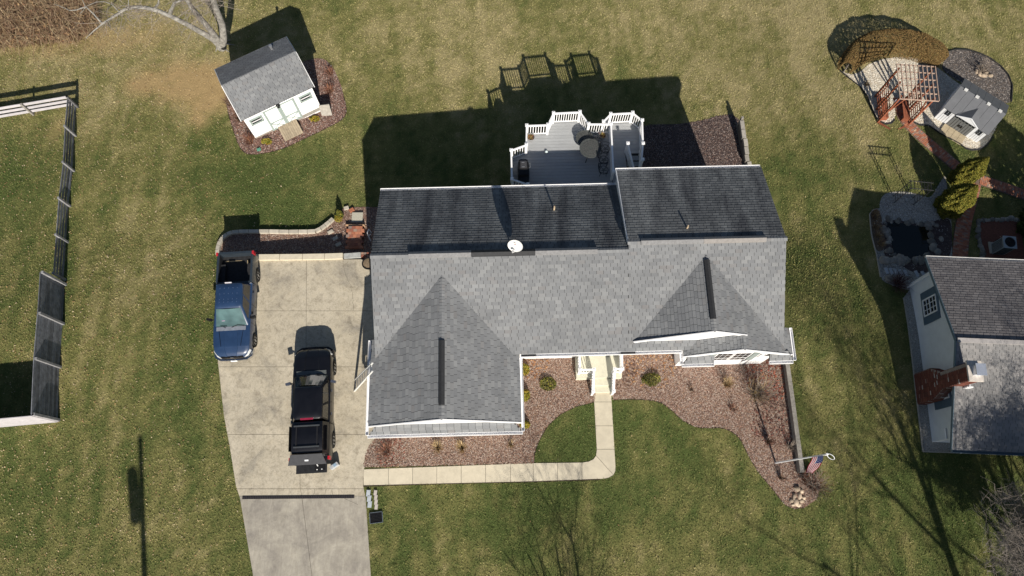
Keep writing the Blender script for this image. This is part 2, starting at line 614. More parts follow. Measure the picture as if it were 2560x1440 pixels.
def lawn_tone(x, y):
    x0, y0 = np.asarray(x, float), np.asarray(y, float)
    wx, wy = fbm(x0 * .8 + 60, y0 * .8, 3) - .5, fbm(x0 * .8, y0 * .8 + 80, 3) - .5
    x = x0 + .5 * wx; y = y0 + .5 * wy
    n1 = fbm(x * .16 + 3, y * .16 + 9, 4)
    n2 = fbm(x * .7 + 40, y * .55 + 12, 4)
    n3 = fbm(x * 2.3, y * 2.3 + 7, 3)
    dry = .255 + .74 * (n1 - .5) + .70 * (n2 - .5) + .60 * (n3 - .5) + .65 * (fbm(x * 7, y * 7, 2) - .5) + .34 * (vnoise(x * 1.5 + 5 + .3 * y, y * .10) - .5) + .24 * (vnoise(x * 3.6 + 8, y * .16) - .5)
    dry += .30 * np.clip((y - 19) / 9, 0, 1)                                  # the far lawn is paler
    dry += .30 * blob(x, y, (2050, 90), 7) + .22 * blob(x, y, (1150, 90), 6, 4)
    dry += .22 * blob(x, y, (300, 820), 2.6, 9)                              # worn strip by the fence
    dry += .18 * blob(x, y, (2085, 1130), 1.2, 4) + .12 * blob(x, y, (2150, 420), 2, 6)
    dry += .34 * blob(x, y, (300, 215), 8, 3.4)
    dry -= .30 * blob(x, y, (720, 500), 5, 2.6) + .28 * blob(x, y, (1430, 1100), 2.2) + .20 * blob(x, y, (1640, 1200), 4, 2.6)
    dry -= .25 * blob(x, y, (2350, 1250), 4, 3.4) + .2 * blob(x, y, (60, 480), 3, 4) + .12 * blob(x, y, (1100, 1330), 5, 2.4)
    dry += .07 * np.sin(x * 5.3 + 1.5 * n1) * np.clip(1.2 - np.abs(y - 6) / 12, 0, 1)   # mower lanes
    dirt = 1.35 * blob(x, y, (530, 225), 1.9, 1.6) + 1.05 * blob(x, y, (455, 200), 2.5, 1.5) + .8 * blob(x, y, (500, 290), .6, 1.0) + .5 * blob(x, y, (140, 330), .5, 1.3) + .6 * blob(x, y, (360, 215), 1.6, .8)
    dirt += .5 * blob(x, y, (120, 110), 6, 1.6) + .45 * blob(x, y, (330, 70), 4, 2.0)
    dirt = dirt * (.1 + 1.1 * n2 + .9 * n3) - .24
    return np.clip(dry, 0, 1), np.clip(dirt, 0, 1)

GREEN = np.array([.088, .116, .036]); OLIVE = np.array([.215, .202, .076]); TAN = np.array([.39, .33, .172]); DIRT = np.array([.44, .315, .155])

def lawn_col(x, y, extra=0.0):
    d, s = lawn_tone(x, y)
    d = np.clip(d + extra, 0, 1)[..., None]; s = s[..., None]
    c = np.where(d < .5, GREEN + (OLIVE - GREEN) * d * 2, OLIVE + (TAN - OLIVE) * (d - .5) * 2)
    return c * (1 - s) + DIRT * s

# -------- the ground
gx = np.concatenate([[-260, -150, -90, -60, -48], np.arange(-40, 42, .35), [48, 60, 90, 150, 260]])
gy = np.concatenate([[-220, -120, -60, -35, -22], np.arange(-15, 40, .35), [46, 60, 90, 150, 300]])
X, Y = np.meshgrid(gx, gy)
Zg = gz(X, Y) + .012 * (fbm(X * 1.5, Y * 1.5, 3) - .5)
nx_, ny_ = len(gx), len(gy)
idx = np.arange(nx_ * ny_).reshape(ny_, nx_)
Fg = np.stack([idx[:-1, :-1], idx[:-1, 1:], idx[1:, 1:], idx[1:, :-1]], -1).reshape(-1, 4)
cx = X.ravel()[Fg].mean(1); cy = Y.ravel()[Fg].mean(1)
m, nt, b, pos, g = newmat('lawn_ground')
a = nt.nodes.new('ShaderNodeAttribute'); a.attribute_name = 'tint'
f1 = _noise(nt, 14, 6, .75, pos)
f2 = _noise(nt, 2.2, 4, .6, pos)
v = _math(nt, 'ADD', _math(nt, 'MULTIPLY', f1, 1.1), .35)
v = _math(nt, 'MULTIPLY', v, _math(nt, 'ADD', _math(nt, 'MULTIPLY', f2, .5), .70))
hv = nt.nodes.new('ShaderNodeHueSaturation')
nt.links.new(a.outputs['Color'], hv.inputs['Color']); nt.links.new(v, hv.inputs['Value'])
nt.links.new(hv.outputs[0], b.inputs['Base Color'])
b.inputs['Roughness'].default_value = .95; b.inputs['Specular IOR Level'].default_value = .05
bn = nt.nodes.new('ShaderNodeBump'); bn.inputs['Strength'].default_value = .9; bn.inputs['Distance'].default_value = .05
nt.links.new(f1, bn.inputs['Height']); nt.links.new(bn.outputs[0], b.inputs['Normal'])
gcol = lawn_col(cx, cy)
far = (np.abs(cx) > 39) | (cy < -14.5) | (cy > 39)
gcol[far] = gcol[~far].mean(0)
ground = bulk('lawn', np.stack([X.ravel(), Y.ravel(), Zg.ravel()], 1), Fg, gcol, m, kind='structure')
for q in ground.data.polygons: q.use_smooth = True
# tone per vertex, so that it runs smoothly over the sheet
vcol = lawn_col(X.ravel(), Y.ravel())
vfar = (np.abs(X.ravel()) > 39) | (Y.ravel() < -14.5) | (Y.ravel() > 39)
vcol[vfar] = vcol[~vfar].mean(0)
cc_ = np.ones((Fg.size, 4), np.float32); cc_[:, :3] = vcol[Fg.ravel()]
ground.data.color_attributes['tint'].data.foreach_set('color', cc_.ravel())

# -------- driveway: poured panels with open joints
m, nt, b, pos, g = newmat('driveway_concrete')
n1 = _noise(nt, .42, 6, .62, pos, .4)
n2 = _noise(nt, 2.4, 6, .7, pos, .6)
n3 = _noise(nt, 26, 3, .7, pos)
c1 = _ramp(nt, n1, [(.30, (.27, .25, .215)), (.46, (.455, .41, .325)), (.66, (.55, .50, .405))])
c2 = _ramp(nt, n2, [(.30, (.50, .48, .45)), (.50, (1, 1, 1)), (.80, (1.0, .96, .88))])
c = _mix(nt, .65, c1, c2, 'MULTIPLY')
c = _mix(nt, .7, c, _ramp(nt, _noise(nt, 7, 7, .8, pos, .9), [(.36, (.60, .58, .56)), (.52, (1.03, 1.02, 1.0))]), 'MULTIPLY')
vv = _math(nt, 'ADD', _math(nt, 'MULTIPLY', n3, .55), .73)
hv = nt.nodes.new('ShaderNodeHueSaturation'); nt.links.new(c, hv.inputs['Color']); nt.links.new(vv, hv.inputs['Value'])
nt.links.new(hv.outputs[0], b.inputs['Base Color'])
b.inputs['Roughness'].default_value = .85; b.inputs['Specular IOR Level'].default_value = .2
bn = nt.nodes.new('ShaderNodeBump'); bn.inputs['Strength'].default_value = .15; bn.inputs['Distance'].default_value = .02
nt.links.new(n3, bn.inputs['Height']); nt.links.new(bn.outputs[0], b.inputs['Normal'])
M_drive = m
# the older lower half is greyer
m, nt, b, pos, g = newmat('driveway_concrete_grey')
n1 = _noise(nt, .55, 6, .65, pos, .8); n2 = _noise(nt, 3.4, 6, .7, pos, 1.2); n3 = _noise(nt, 26, 3, .7, pos)
mp = nt.nodes.new('ShaderNodeMapping'); mp.inputs['Scale'].default_value = (2.6, .5, 1); nt.links.new(pos, mp.inputs[0])
n4 = _noise(nt, 1.6, 6, .75, mp.outputs[0], 1.0)
c1 = _ramp(nt, n1, [(.32, (.27, .25, .225)), (.66, (.45, .42, .36))])
c = _mix(nt, .5, c1, _ramp(nt, n2, [(.35, (.7, .68, .66)), (.62, (1.1, 1.08, 1.02))]), 'MULTIPLY')
c = _mix(nt, .6, c, _ramp(nt, n4, [(.40, (.78, .77, .76)), (.60, (1, 1, 1)), (.72, (1.35, 1.32, 1.25))]), 'MULTIPLY')
nt.links.new(c, b.inputs['Base Color']); b.inputs['Roughness'].default_value = .85; b.inputs['Specular IOR Level'].default_value = .2
M_drive2 = m
M_joint = mat('joint_dark', (.10, .09, .075), .95, .2)
drive = thing('driveway', None, None, (0, 0, 0)); drive['kind'] = 'structure'
MB().prism(flat(DRIVE_L + DRIVE_R[::-1], 0.0), -.95, .012).build('joint_bed', M_joint, drive)
rows = [648, 777, 917, 1086, 1222, 1240, 1530, 1760]
for i in range(len(rows) - 1):
    v0, v1 = rows[i], rows[i + 1]
    g_ = .45
    vs_ = [v0 + g_] + [v for v in (905, 950, 1040, 1085, 1120, 1140, 1215, 1245, 1440) if v0 + 3 < v < v1 - 3] + [v1 - g_]
    for a_, b_ in ((DRIVE_L, DRIVE_M), (DRIVE_M, DRIVE_R)):
        la = [P(edge_at(a_, v) + (g_ if a_ is DRIVE_M else 0), v, .03)[:2] for v in vs_]
        lb = [P(edge_at(b_, v) - (g_ if b_ is DRIVE_M else 0), v, .03)[:2] for v in vs_]
        MB().prism([tuple(p) for p in la] + [tuple(p) for p in lb[::-1]], -.9, .03).build('slab', M_drive2 if i >= 5 else M_drive, drive)
# thin crack lines
crk = MB()
for pl in ([(858, 660), (862, 680), (870, 700), (877, 712), (880, 730), (882, 750), (884, 776)],
           [(862, 1246), (895, 1262)], [(787, 1222), (784, 1240)], [(830, 1222), (833, 1241)], [(816, 1222), (813, 1234)], [(848, 1222), (846, 1240)], [(770, 1222), (769, 1240)]):
    q = []
    for i in range(len(pl) - 1):
        for k in range(4):
            t = k / 4
            q.append((pl[i][0] * (1 - t) + pl[i + 1][0] * t + random.uniform(-1.2, 1.2), pl[i][1] * (1 - t) + pl[i + 1][1] * t))
    q.append(pl[-1])
    for a_, b_ in zip(q, q[1:]):
        A, B = P(*a_, .034), P(*b_, .034)
        d = (B - A).normalized() * .5; s_ = Vector((-d.y, d.x, 0)) * .012
        crk.quad(A - s_, A + s_, B + s_, B - s_)
crk.build('crack', M_joint, drive)['kind'] = 'stuff'

# drain channel across it
dr = thing('trench_drain', 'dark slotted drain channel set across the driveway', 'drain', P(745, 1242, .03))
A, B = P(606, 1244, .034), P(886, 1241.5, .034)
MB().bar(A, B, .15, .03).build('channel', M_black, dr, world=True)
sl_ = MB()
for k in range(64):
    p = A.lerp(B, (k + .5) / 64)
    sl_.box((p.x, p.y, .052), (.05, .13, .008))
sl_.build('grate', mat('grate_metal', (.05, .045, .05), .5, .4, 20, metal=.3), dr, world=True)

# -------- front path: a run of slabs
walk = thing('front_path', None, None); walk['kind'] = 'structure'
M_walk = mat('path_concrete', (.55, .495, .385), .85, .10, 2.2, bump=.12, bscale=30, per_piece=.05)
MB().prism(walk_poly, -.08, .008).build('path_bed', M_joint, walk)
xs_ = [909, 971, 1031.5, 1092, 1153, 1214, 1276, 1333, 1394, 1455]
top_ = lambda x: float(np.interp(x, [909, 1333, 1455], [1173.5, 1158, 1156.5]))
bot_ = lambda x: float(np.interp(x, [909, 1333, 1455], [1213, 1203, 1198.5]))
j = .45
for x0, x1 in zip(xs_, xs_[1:]):
    MB().prism(flat([(x0 + j, top_(x0)), (x1 - j, top_(x1)), (x1 - j, bot_(x1)), (x0 + j, bot_(x0))], .03), -.07, .03).build('slab', M_walk, walk)
MB().prism(flat([(1455.5, 1156.5), (1472, 1154), (1484, 1148), (1490, 1139.5), (1533, 1187), (1522, 1193.5), (1508, 1196.5), (1455.5, 1198.5)], .03), -.07, .03).build('slab', M_walk, walk)
MB().prism(flat([(1490.6, 1138.5), (1492, 1123.6), (1536, 1123.6), (1538.5, 1165), (1538, 1178), (1533.6, 1186.4)], .03), -.07, .03).build('slab', M_walk, walk)
ys_ = [1123, 1064.5, 1004.8, 971]
lx = lambda y: float(np.interp(y, [971, 1123], [1484, 1492])); rx = lambda y: float(np.interp(y, [971, 1123], [1527, 1536]))
for y0, y1 in zip(ys_, ys_[1:]):
    MB().prism(flat([(lx(y0), y0 - j), (rx(y0), y0 - j), (rx(y1), y1 + j), (lx(y1), y1 + j)], .03), -.07, .03).build('slab', M_walk, walk)

# -------- planting beds and gravel
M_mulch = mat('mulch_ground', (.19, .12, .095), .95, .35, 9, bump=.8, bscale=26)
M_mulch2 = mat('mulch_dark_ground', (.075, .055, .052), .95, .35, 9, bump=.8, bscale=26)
M_grav = mat('gravel_ground', (.52, .48, .40), .95, .25, 18, bump=.8, bscale=26)
M_grav2 = mat('grey_gravel_ground', (.33, .32, .29), .95, .3, 18, bump=.8, bscale=26)
M_rockd = mat('dark_gravel_ground', (.10, .09, .085), .95, .35, 12, bump=.8, bscale=22)
drape('planting_bed', bed_front, .016, M_mulch)
drape('planting_bed', bed_right, .02, M_mulch)
drape('planting_bed', bed_shed, .016, M_mulch)
drape('planting_bed', bed_drive, .02, M_mulch)
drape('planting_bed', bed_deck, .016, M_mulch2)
drape('gravel_bed', gravel_east, .016, M_grav)
drape('gravel_bed', rock_bed, .024, M_rockd)
drape('gravel_bed', pond_bed, .016, M_grav2)
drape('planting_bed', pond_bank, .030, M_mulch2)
drape('planting_bed', pond_strip, .030, mat('dry_soil', (.13, .095, .065), .95, .3, 9, bump=.8, bscale=26))
drape('gravel_bed', neigh_gravel, .028, M_grav2)
drape('gravel_bed', brick_pad_bed, .022, mat('red_stone_ground', (.17, .07, .05), .95, .3, 12, bump=.8, bscale=22))
CM = [(.27, .165, .125), (.33, .23, .185), (.21, .13, .10), (.38, .30, .25), (.16, .10, .08), (.29, .185, .125), (.40, .33, .28)]
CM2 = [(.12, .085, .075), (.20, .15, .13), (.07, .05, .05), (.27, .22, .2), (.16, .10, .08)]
CMS = [(.26, .14, .11), (.34, .22, .18), (.14, .08, .065), (.42, .34, .30), (.10, .06, .055)]
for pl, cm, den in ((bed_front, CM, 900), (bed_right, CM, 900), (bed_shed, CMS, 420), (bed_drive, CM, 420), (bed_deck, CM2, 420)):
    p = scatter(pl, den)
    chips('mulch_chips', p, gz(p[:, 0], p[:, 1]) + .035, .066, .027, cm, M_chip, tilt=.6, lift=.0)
for cen, r_, cols_, n_ in (((1925, 940), 1.3, [(.24, .075, .05), (.30, .12, .08), (.16, .06, .045)], 420), ((1935, 1060), 1.2, [(.20, .09, .07), (.13, .07, .055)], 300), ((1330, 905), .9, [(.34, .19, .10), (.28, .14, .07)], 160),
                           ((1620, 905), 1.5, [(.34, .19, .10), (.28, .14, .07), (.40, .26, .15)], 300), ((975, 1130), .8, [(.22, .10, .075), (.15, .07, .05)], 140), ((1560, 930), .8, [(.12, .07, .055)], 90)):
    c_ = G(*cen)
    a_ = RNG.random(n_) * 6.28; q_ = r_ * np.sqrt(RNG.random(n_))
    pts_ = np.stack([c_.x + np.cos(a_) * q_, c_.y + np.sin(a_) * q_], 1)
    pts_ = pts_[inpoly(pts_[:, 0], pts_[:, 1], bed_right) | inpoly(pts_[:, 0], pts_[:, 1], bed_front)]
    chips('fallen_leaves', pts_, gz(pts_[:, 0], pts_[:, 1]) + .06, .08, .05, cols_, M_chip, tilt=.7)
CG = [(.66, .61, .52), (.54, .48, .39), (.74, .71, .64), (.42, .36, .28), (.60, .52, .40)]
CG2 = [(.45, .44, .41), (.30, .29, .27), (.56, .53, .47), (.22, .20, .18), (.40, .36, .29)]
CGD = [(.10, .09, .085), (.17, .15, .14), (.06, .055, .055), (.28, .25, .23), (.14, .11, .09)]
for pl, cm, den, r in ((gravel_east, CG, 520, .026), (rock_bed, CGD, 320, .036), (pond_bed, CG2, 480, .026), (neigh_gravel, CG2, 480, .024)):
    p = scatter(pl, den)
    if pl is pond_bed:
        p = p[~inpoly(p[:, 0], p[:, 1], pond_poly)]
        p = p[~inpoly(p[:, 0], p[:, 1], pond_bank) | (RNG.random(len(p)) < .10)]
        p = p[~inpoly(p[:, 0], p[:, 1], pond_strip) | (RNG.random(len(p)) < .08)]
    pebbles('pebbles', p, gz(p[:, 0], p[:, 1]) + .02, r, cm, M_chip)

# -------- grass blades and fallen leaves
N = 760000
gxp = RNG.uniform(-35, 36, N); gyp = RNG.uniform(-7, 35, N)
keep = (np.abs(gxp) < 27 + gyp * .25)
for pl in no_grass + [house_zone]:
    bx = [p[0] for p in pl]; by = [p[1] for p in pl]
    near = np.where(keep & (gxp > min(bx)) & (gxp < max(bx)) & (gyp > min(by)) & (gyp < max(by)))[0]
    keep[near[inpoly(gxp[near], gyp[near], pl)]] = False
gxp, gyp = gxp[keep], gyp[keep]
dr_, ds_ = lawn_tone(gxp, gyp)
k2 = RNG.random(len(gxp)) > ds_ * .9
gxp, gyp, dr_, ds_ = gxp[k2], gyp[k2], dr_[k2], ds_[k2]
n = len(gxp)
az = RNG.random(n) * 6.283; ln = .05 + .06 * RNG.random(n); wd = .012 + .014 * RNG.random(n)
lean = .5 + .8 * RNG.random(n)
z0 = gz(gxp, gyp)
dx, dy = np.cos(az), np.sin(az)
b0 = np.stack([gxp - dy * wd, gyp + dx * wd, z0], 1); b1 = np.stack([gxp + dy * wd, gyp - dx * wd, z0], 1)
tp = np.stack([gxp + dx * ln * np.sin(lean), gyp + dy * ln * np.sin(lean), z0 + ln * np.cos(lean)], 1)
V = np.stack([b0, b1, tp], 1).reshape(-1, 3)
C = lawn_col(gxp, gyp, (RNG.random(n) - .5) * .55) * (.78 + .5 * RNG.random((n, 1)))
bulk('grass', V, np.arange(3 * n).reshape(n, 3), C, attr_mat('grass_blade', .9, .12, 8, .12), kind='stuff')

N = 90000
lx_ = RNG.uniform(-33, 34, N); ly_ = RNG.uniform(-3.5, 34, N)
den = .015 + .62 * np.clip((-11 - lx_) / 8, 0, 1) * (.4 + 1.2 * fbm(lx_ * .3, ly_ * .3, 3)) * np.clip(1.6 - np.abs(ly_ - 4) / 24, .3, 1)
den += .9 * blob(lx_, ly_, (140, 110), 8, 2.2) + .6 * blob(lx_, ly_, (120, 370), 3, 2) + .35 * blob(lx_, ly_, (330, 70), 5, 3)
keep = RNG.random(N) < den * .55
for pl in (drive_poly, walk_poly, house_zone, bed_front, bed_right, gravel_east, pond_bed, neigh_gravel):
    keep &= ~inpoly(lx_, ly_, pl)
p = np.stack([lx_[keep], ly_[keep]], 1)
CL = [(.36, .26, .14), (.42, .32, .19), (.27, .17, .085), (.46, .37, .25), (.32, .20, .10)]
chips('fallen_leaves', p, gz(p[:, 0], p[:, 1]) + .05, .052, .030, CL, M_chip, tilt=.6, jitter=.4)

# -------- brick paths
M_brick = piece_mat('path_brick', [(0, (.34, .13, .075)), (.35, (.44, .19, .115)), (.6, (.26, .10, .07)), (.8, (.40, .24, .17)), (.93, (.22, .17, .15)), (1, (.52, .36, .24))], .9, .2, 2, .2, 50)
bp = thing('brick_path', None, None); bp['kind'] = 'structure'
for k in PATHS:
    o = drape('sand_bed', ribbon(path_line(k), PATH_W[k] + .06), .03 + .003 * 'abc'.index(k), mat('sand_joint', (.16, .11, .085), .95, .25) if 'sand_joint' not in MATS else MATS['sand_joint'], step=.6)
    o.parent = bp; del o['kind']
brick = MB().box((0, 0, 0), (.190, .088, .05)).mesh('brick', M_brick)
count = 0
rest = MB()
for k in 'abc':
    line = path_line(k)
    acc = 0.0; seg = 0
    d_ = [0]
    for a_, b_ in zip(line, line[1:]):
        d_.append(d_[-1] + math.dist(a_, b_))
    n_ = int(d_[-1] / .1)
    for i in range(n_):
        s_ = (i + .5) * .1
        if k in 'bc' and s_ < .35:
            continue
        x = float(np.interp(s_, d_, [p[0] for p in line])); y = float(np.interp(s_, d_, [p[1] for p in line]))
        x2 = float(np.interp(s_ + .05, d_, [p[0] for p in line])); y2 = float(np.interp(s_ + .05, d_, [p[1] for p in line]))
        x1 = float(np.interp(s_ - .05, d_, [p[0] for p in line])); y1 = float(np.interp(s_ - .05, d_, [p[1] for p in line]))
        h = math.atan2(y2 - y1, x2 - x1)
        nx, ny = -math.sin(h), math.cos(h)
        w = PATH_W[k]
        nb = int(w / .2)
        off = (.0 if i % 2 else .1)
        for q in range(nb + (1 if i % 2 else 0)):
            t = -nb * .1 + (.1 + q * .2 if i % 2 == 0 else q * .2)
            half = i % 2 and q in (0, nb)
            if half: t += .05 if q == 0 else -.05
            px_, py_ = x + nx * t, y + ny * t
            zz = gzf(px_, py_) + .035 + random.uniform(-.006, .006)
            M = Matrix.Translation((px_, py_, zz)) @ Matrix.Rotation(h + math.pi / 2 + random.uniform(-.04, .04), 4, 'Z')
            if half:
                M = M @ Matrix.Diagonal((.49, 1, 1, 1))
                rest.add([M @ v.co for v in brick.vertices], [tuple(pp.vertices) for pp in brick.polygons])
            elif count < 300:
                link('brick', brick, bp, mat4=M)
                count += 1
            else:
                rest.add([M @ v.co for v in brick.vertices], [tuple(pp.vertices) for pp in brick.polygons])
rest.build('bricks', M_brick, bp)['kind'] = 'stuff'

# spade-cut soil edges where lawn meets bed
M_cut = mat('cut_edge', (.045, .032, .022), .95, .3, 12, bump=.6, bscale=30)
def cut_edge(pts, w=.075):
    line = smooth_poly([(p[0], p[1]) for p in pts], 2, closed=False)
    o = drape('bed_edge', ribbon(line, w), .026, M_cut, step=.5)
    return o
cut_edge(flat([(1334, 1156), (1336, 1130), (1348, 1098), (1370, 1062), (1400, 1035), (1440, 1015), (1484, 1005)]))
cut_edge(flat([(1533, 999), (1570, 997), (1620, 999), (1650, 1004), (1680, 1025), (1705, 1050), (1740, 1068), (1780, 1070), (1800, 1068), (1830, 1078), (1852, 1098), (1872, 1140), (1895, 1180), (1930, 1220), (1960, 1260), (1985, 1272), (2012, 1268)]))
cut_edge(bed_shed[len(bed_shed) // 40:len(bed_shed) * 11 // 18], .06)
cut_edge(flat([(908, 1168), (1000, 1166), (1150, 1161), (1333, 1156)]), .05)
cut_edge(flat([(906, 1216), (1100, 1209), (1333, 1204.5), (1500, 1199)]), .05)
# ================================================================== HOUSE
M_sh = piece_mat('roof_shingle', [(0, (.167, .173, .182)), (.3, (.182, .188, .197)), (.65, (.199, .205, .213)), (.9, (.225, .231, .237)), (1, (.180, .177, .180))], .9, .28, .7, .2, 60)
M_sh_n = piece_mat('roof_shingle_shade_algae', [(0, (.115, .122, .130)), (.5, (.140, .147, .156)), (1, (.170, .177, .184))], .9, .2, .6, .16, 60)  # darker shingle copy: the north slopes' shade is put into the base colour
# dark algae streaks that run down the north slopes, over the painted shade
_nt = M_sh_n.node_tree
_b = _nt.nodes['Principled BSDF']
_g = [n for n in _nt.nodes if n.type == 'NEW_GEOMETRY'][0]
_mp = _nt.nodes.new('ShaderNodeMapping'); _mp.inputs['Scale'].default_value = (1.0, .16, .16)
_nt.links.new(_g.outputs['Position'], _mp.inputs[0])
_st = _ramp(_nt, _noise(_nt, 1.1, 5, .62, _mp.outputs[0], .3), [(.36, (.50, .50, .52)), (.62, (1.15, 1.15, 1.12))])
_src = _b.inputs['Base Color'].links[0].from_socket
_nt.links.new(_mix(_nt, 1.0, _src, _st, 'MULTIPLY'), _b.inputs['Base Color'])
M_shb = mat('shingle_base', (.035, .036, .038), .95, .2, 4)
M_sh_b = piece_mat('roof_shingle_brown', [(0, (.125, .117, .120)), (.5, (.152, .143, .145)), (1, (.19, .178, .178))], .9, .22, .5, .15, 60)
M_ridge = mat('ridge_vent_dark', (.028, .029, .032), .7, .2, 9)
M_ridge2 = mat('ridge_vent_grey', (.20, .20, .205), .85, .2, 9)

def poly_row(poly, v):
    xs = []
    n = len(poly)
    for i in range(n):
        (x1, y1), (x2, y2) = poly[i], poly[(i + 1) % n]
        if (y1 > v) != (y2 > v):
            xs.append(x1 + (v - y1) / (y2 - y1) * (x2 - x1))
    return (min(xs), max(xs)) if len(xs) >= 2 else None

TABS = {}

def tab_verts(w, e, t=.020):
    return [(0, 0, 0), (w, 0, 0), (0, 0, t), (w, 0, t), (w, e * 1.08, .004), (0, e * 1.08, .004)], [(0, 1, 3, 2), (2, 3, 4, 5), (0, 2, 5), (1, 4, 3)]

def roof_slope(house, o, ux, uv, poly, m, n_ind, expo=.172, tab=.335, gap=.017, thick=.10, centre=None, base=None):
    o = Vector(o); ux = Vector(ux).normalized(); uv = Vector(uv).normalized()
    nz = ux.cross(uv)
    M = Matrix((ux, uv, nz)).transposed().to_4x4()
    M.translation = o
    sl = MB().prism(poly, -thick, 0).build('roof_slope', base or M_shb, house, mat4=M)
    if tab not in TABS:
        vs, fs = tab_verts(tab - gap, expo)
        TABS[tab] = {}
    if m.name not in TABS[tab]:
        vs, fs = tab_verts(tab - gap, expo)
        TABS[tab][m.name] = MB().add(vs, fs).mesh('shingle', m)
    sh = TABS[tab][m.name]
    full = []; rest = MB()
    vmax = max(p[1] for p in poly)
    i = 0
    while i * expo < vmax - .03:
        v = i * expo
        r = poly_row(poly, min(v + expo * .5, vmax - .01))
        if r:
            u = r[0] - tab * (.5 if i % 2 else 0) - random.choice((0, .04, .1))
            while u < r[1]:
                a, b_ = max(u, r[0]), min(u + tab - gap, r[1])
                if b_ - a > .03:
                    if b_ - a > tab - gap - .002 and (v + expo < vmax):
                        full.append((a, v))
                    else:
                        vs, fs = tab_verts(b_ - a, min(expo, vmax - v))
                        rest.add([(p[0] + a, p[1] + v, p[2]) for p in vs], fs)
                u += tab
        i += 1
    if centre is None:
        centre = (sum(p[0] for p in poly) / len(poly), vmax * .4)
    full.sort(key=lambda q: (q[0] - centre[0]) ** 2 + (q[1] - centre[1]) ** 2)
    for a, v in full[:n_ind]:
        link('shingle', sh, sl, mat4=Matrix.Translation((a, v, random.uniform(0, .003))))
    vs, fs = tab_verts(tab - gap, expo)
    for a, v in full[n_ind:]:
        dz = random.uniform(0, .003)
        rest.add([(p[0] + a, p[1] + v, p[2] + dz) for p in vs], fs)
    s = rest.build('shingles', m, sl)
    s['kind'] = 'stuff'
    return sl

def rect(w, l):
    return [(0, 0), (w, 0), (w, l), (0, l)]

def gutter(house, a, b, name='gutter', m=None, w=.13, h=.12):
    """open trough from a to b; its opening is up, its outer lip on the right of a->b"""
    a = Vector(a); b = Vector(b)
    d = (b - a).normalized(); r = d.cross(Vector((0, 0, 1)))
    mb = MB()
    up = Vector((0, 0, 1))
    mb.bar(a + up * (-h), b + up * (-h), w, .012)
    mb.bar(a + r * w / 2 - up * h / 2, b + r * w / 2 - up * h / 2, .014, h + .01)
    mb.bar(a - r * w / 2 - up * h / 2, b - r * w / 2 - up * h / 2, .014, h + .008)
    for k in (0, 1):
        q = a if k == 0 else b
        mb.box(q - up * h / 2, (.012, w, h), rz=math.atan2(d.y, d.x))
    return mb.build(name, m or M_trim, house)

PIT = .5
PM = .462
cm_, sm_ = 1 / math.sqrt(1 + PM ** 2), PM / math.sqrt(1 + PM ** 2)
SM = math.sqrt(1 + PM ** 2)
YR, ZR1 = .27, 3.0 + 4.47 * .462
cs, sn = 1 / math.sqrt(1 + PIT ** 2), PIT / math.sqrt(1 + PIT ** 2)
SL = math.sqrt(1 + PIT ** 2)
HX, HY = 0.0, 12.0
YAW = math.radians(1.5)
house = thing('house', 'white sided single storey house with grey shingled gable roofs', 'house', (HX, HY, 0), YAW)
Hm = house.matrix_basis.copy(); Hi = Hm.inverted()

def HL(u, v, z):
    return Hi @ P(u, v, z)

# walls
for n_, c, s in (('wall', (-.325, .2, -.0), (11.75, 8.0, 6.0)), ('wall', (9.125, .6, -.0), (7.15, 8.6, 6.2)), ('wall', (-3.325, -5.55, .0), (6.35, 3.5, 5.6))):
    MB().box(c, s).build(n_, M_siding, house)
MB().box((10.6, -4.06, .0), (4.45, .62, 5.5)).build('wall', M_trim, house)

# main roof slopes
roof_slope(house, (-6.7, -4.2, 3.0), (1, 0, 0), (0, cm_, sm_), rect(12.25, 4.47 * SM), M_sh, 130, centre=(9.4, 1.0))
roof_slope(house, (5.55, -4.2, 3.0), (1, 0, 0), (0, cm_, sm_), rect(7.5, 4.80 * SM), M_sh, 0)
qn = (ZR1 - 3.0) / 4.35
ln_ = math.sqrt(1 + qn * qn)
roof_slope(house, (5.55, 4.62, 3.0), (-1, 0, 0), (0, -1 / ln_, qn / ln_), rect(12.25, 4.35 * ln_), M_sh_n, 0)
zr = 3.0 + 4.80 * PM
YR2 = .60
q2 = (zr - 3.37) / (5.28 - YR2)
c2_, s2_ = 1 / math.sqrt(1 + q2 ** 2), q2 / math.sqrt(1 + q2 ** 2)
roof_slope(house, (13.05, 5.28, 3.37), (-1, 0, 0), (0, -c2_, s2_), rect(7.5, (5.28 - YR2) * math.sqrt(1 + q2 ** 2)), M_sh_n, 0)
# garage gable: valley meets the main slope
zg = 4.65
gxl, gxr, gxm = -6.95, .25, -3.35
roof_slope(house, (gxl, -3.28, 2.85), (0, -1, 0), (cs, 0, sn), [(0, 0), (4.16, 0), (4.16, 3.6 * SL), (-2.95, 3.6 * SL), (-1.3, 1.9 * SL), (0, .6 * SL)], M_sh, 70, centre=(2.4, 1.2))
roof_slope(house, (gxr, -7.44, 2.85), (0, 1, 0), (-cs, 0, sn), [(0, 0), (3.3, 0), (3.9, .5 * SL), (7.1, 3.6 * SL), (0, 3.6 * SL)], M_sh, 70, centre=(1.6, 1.2))
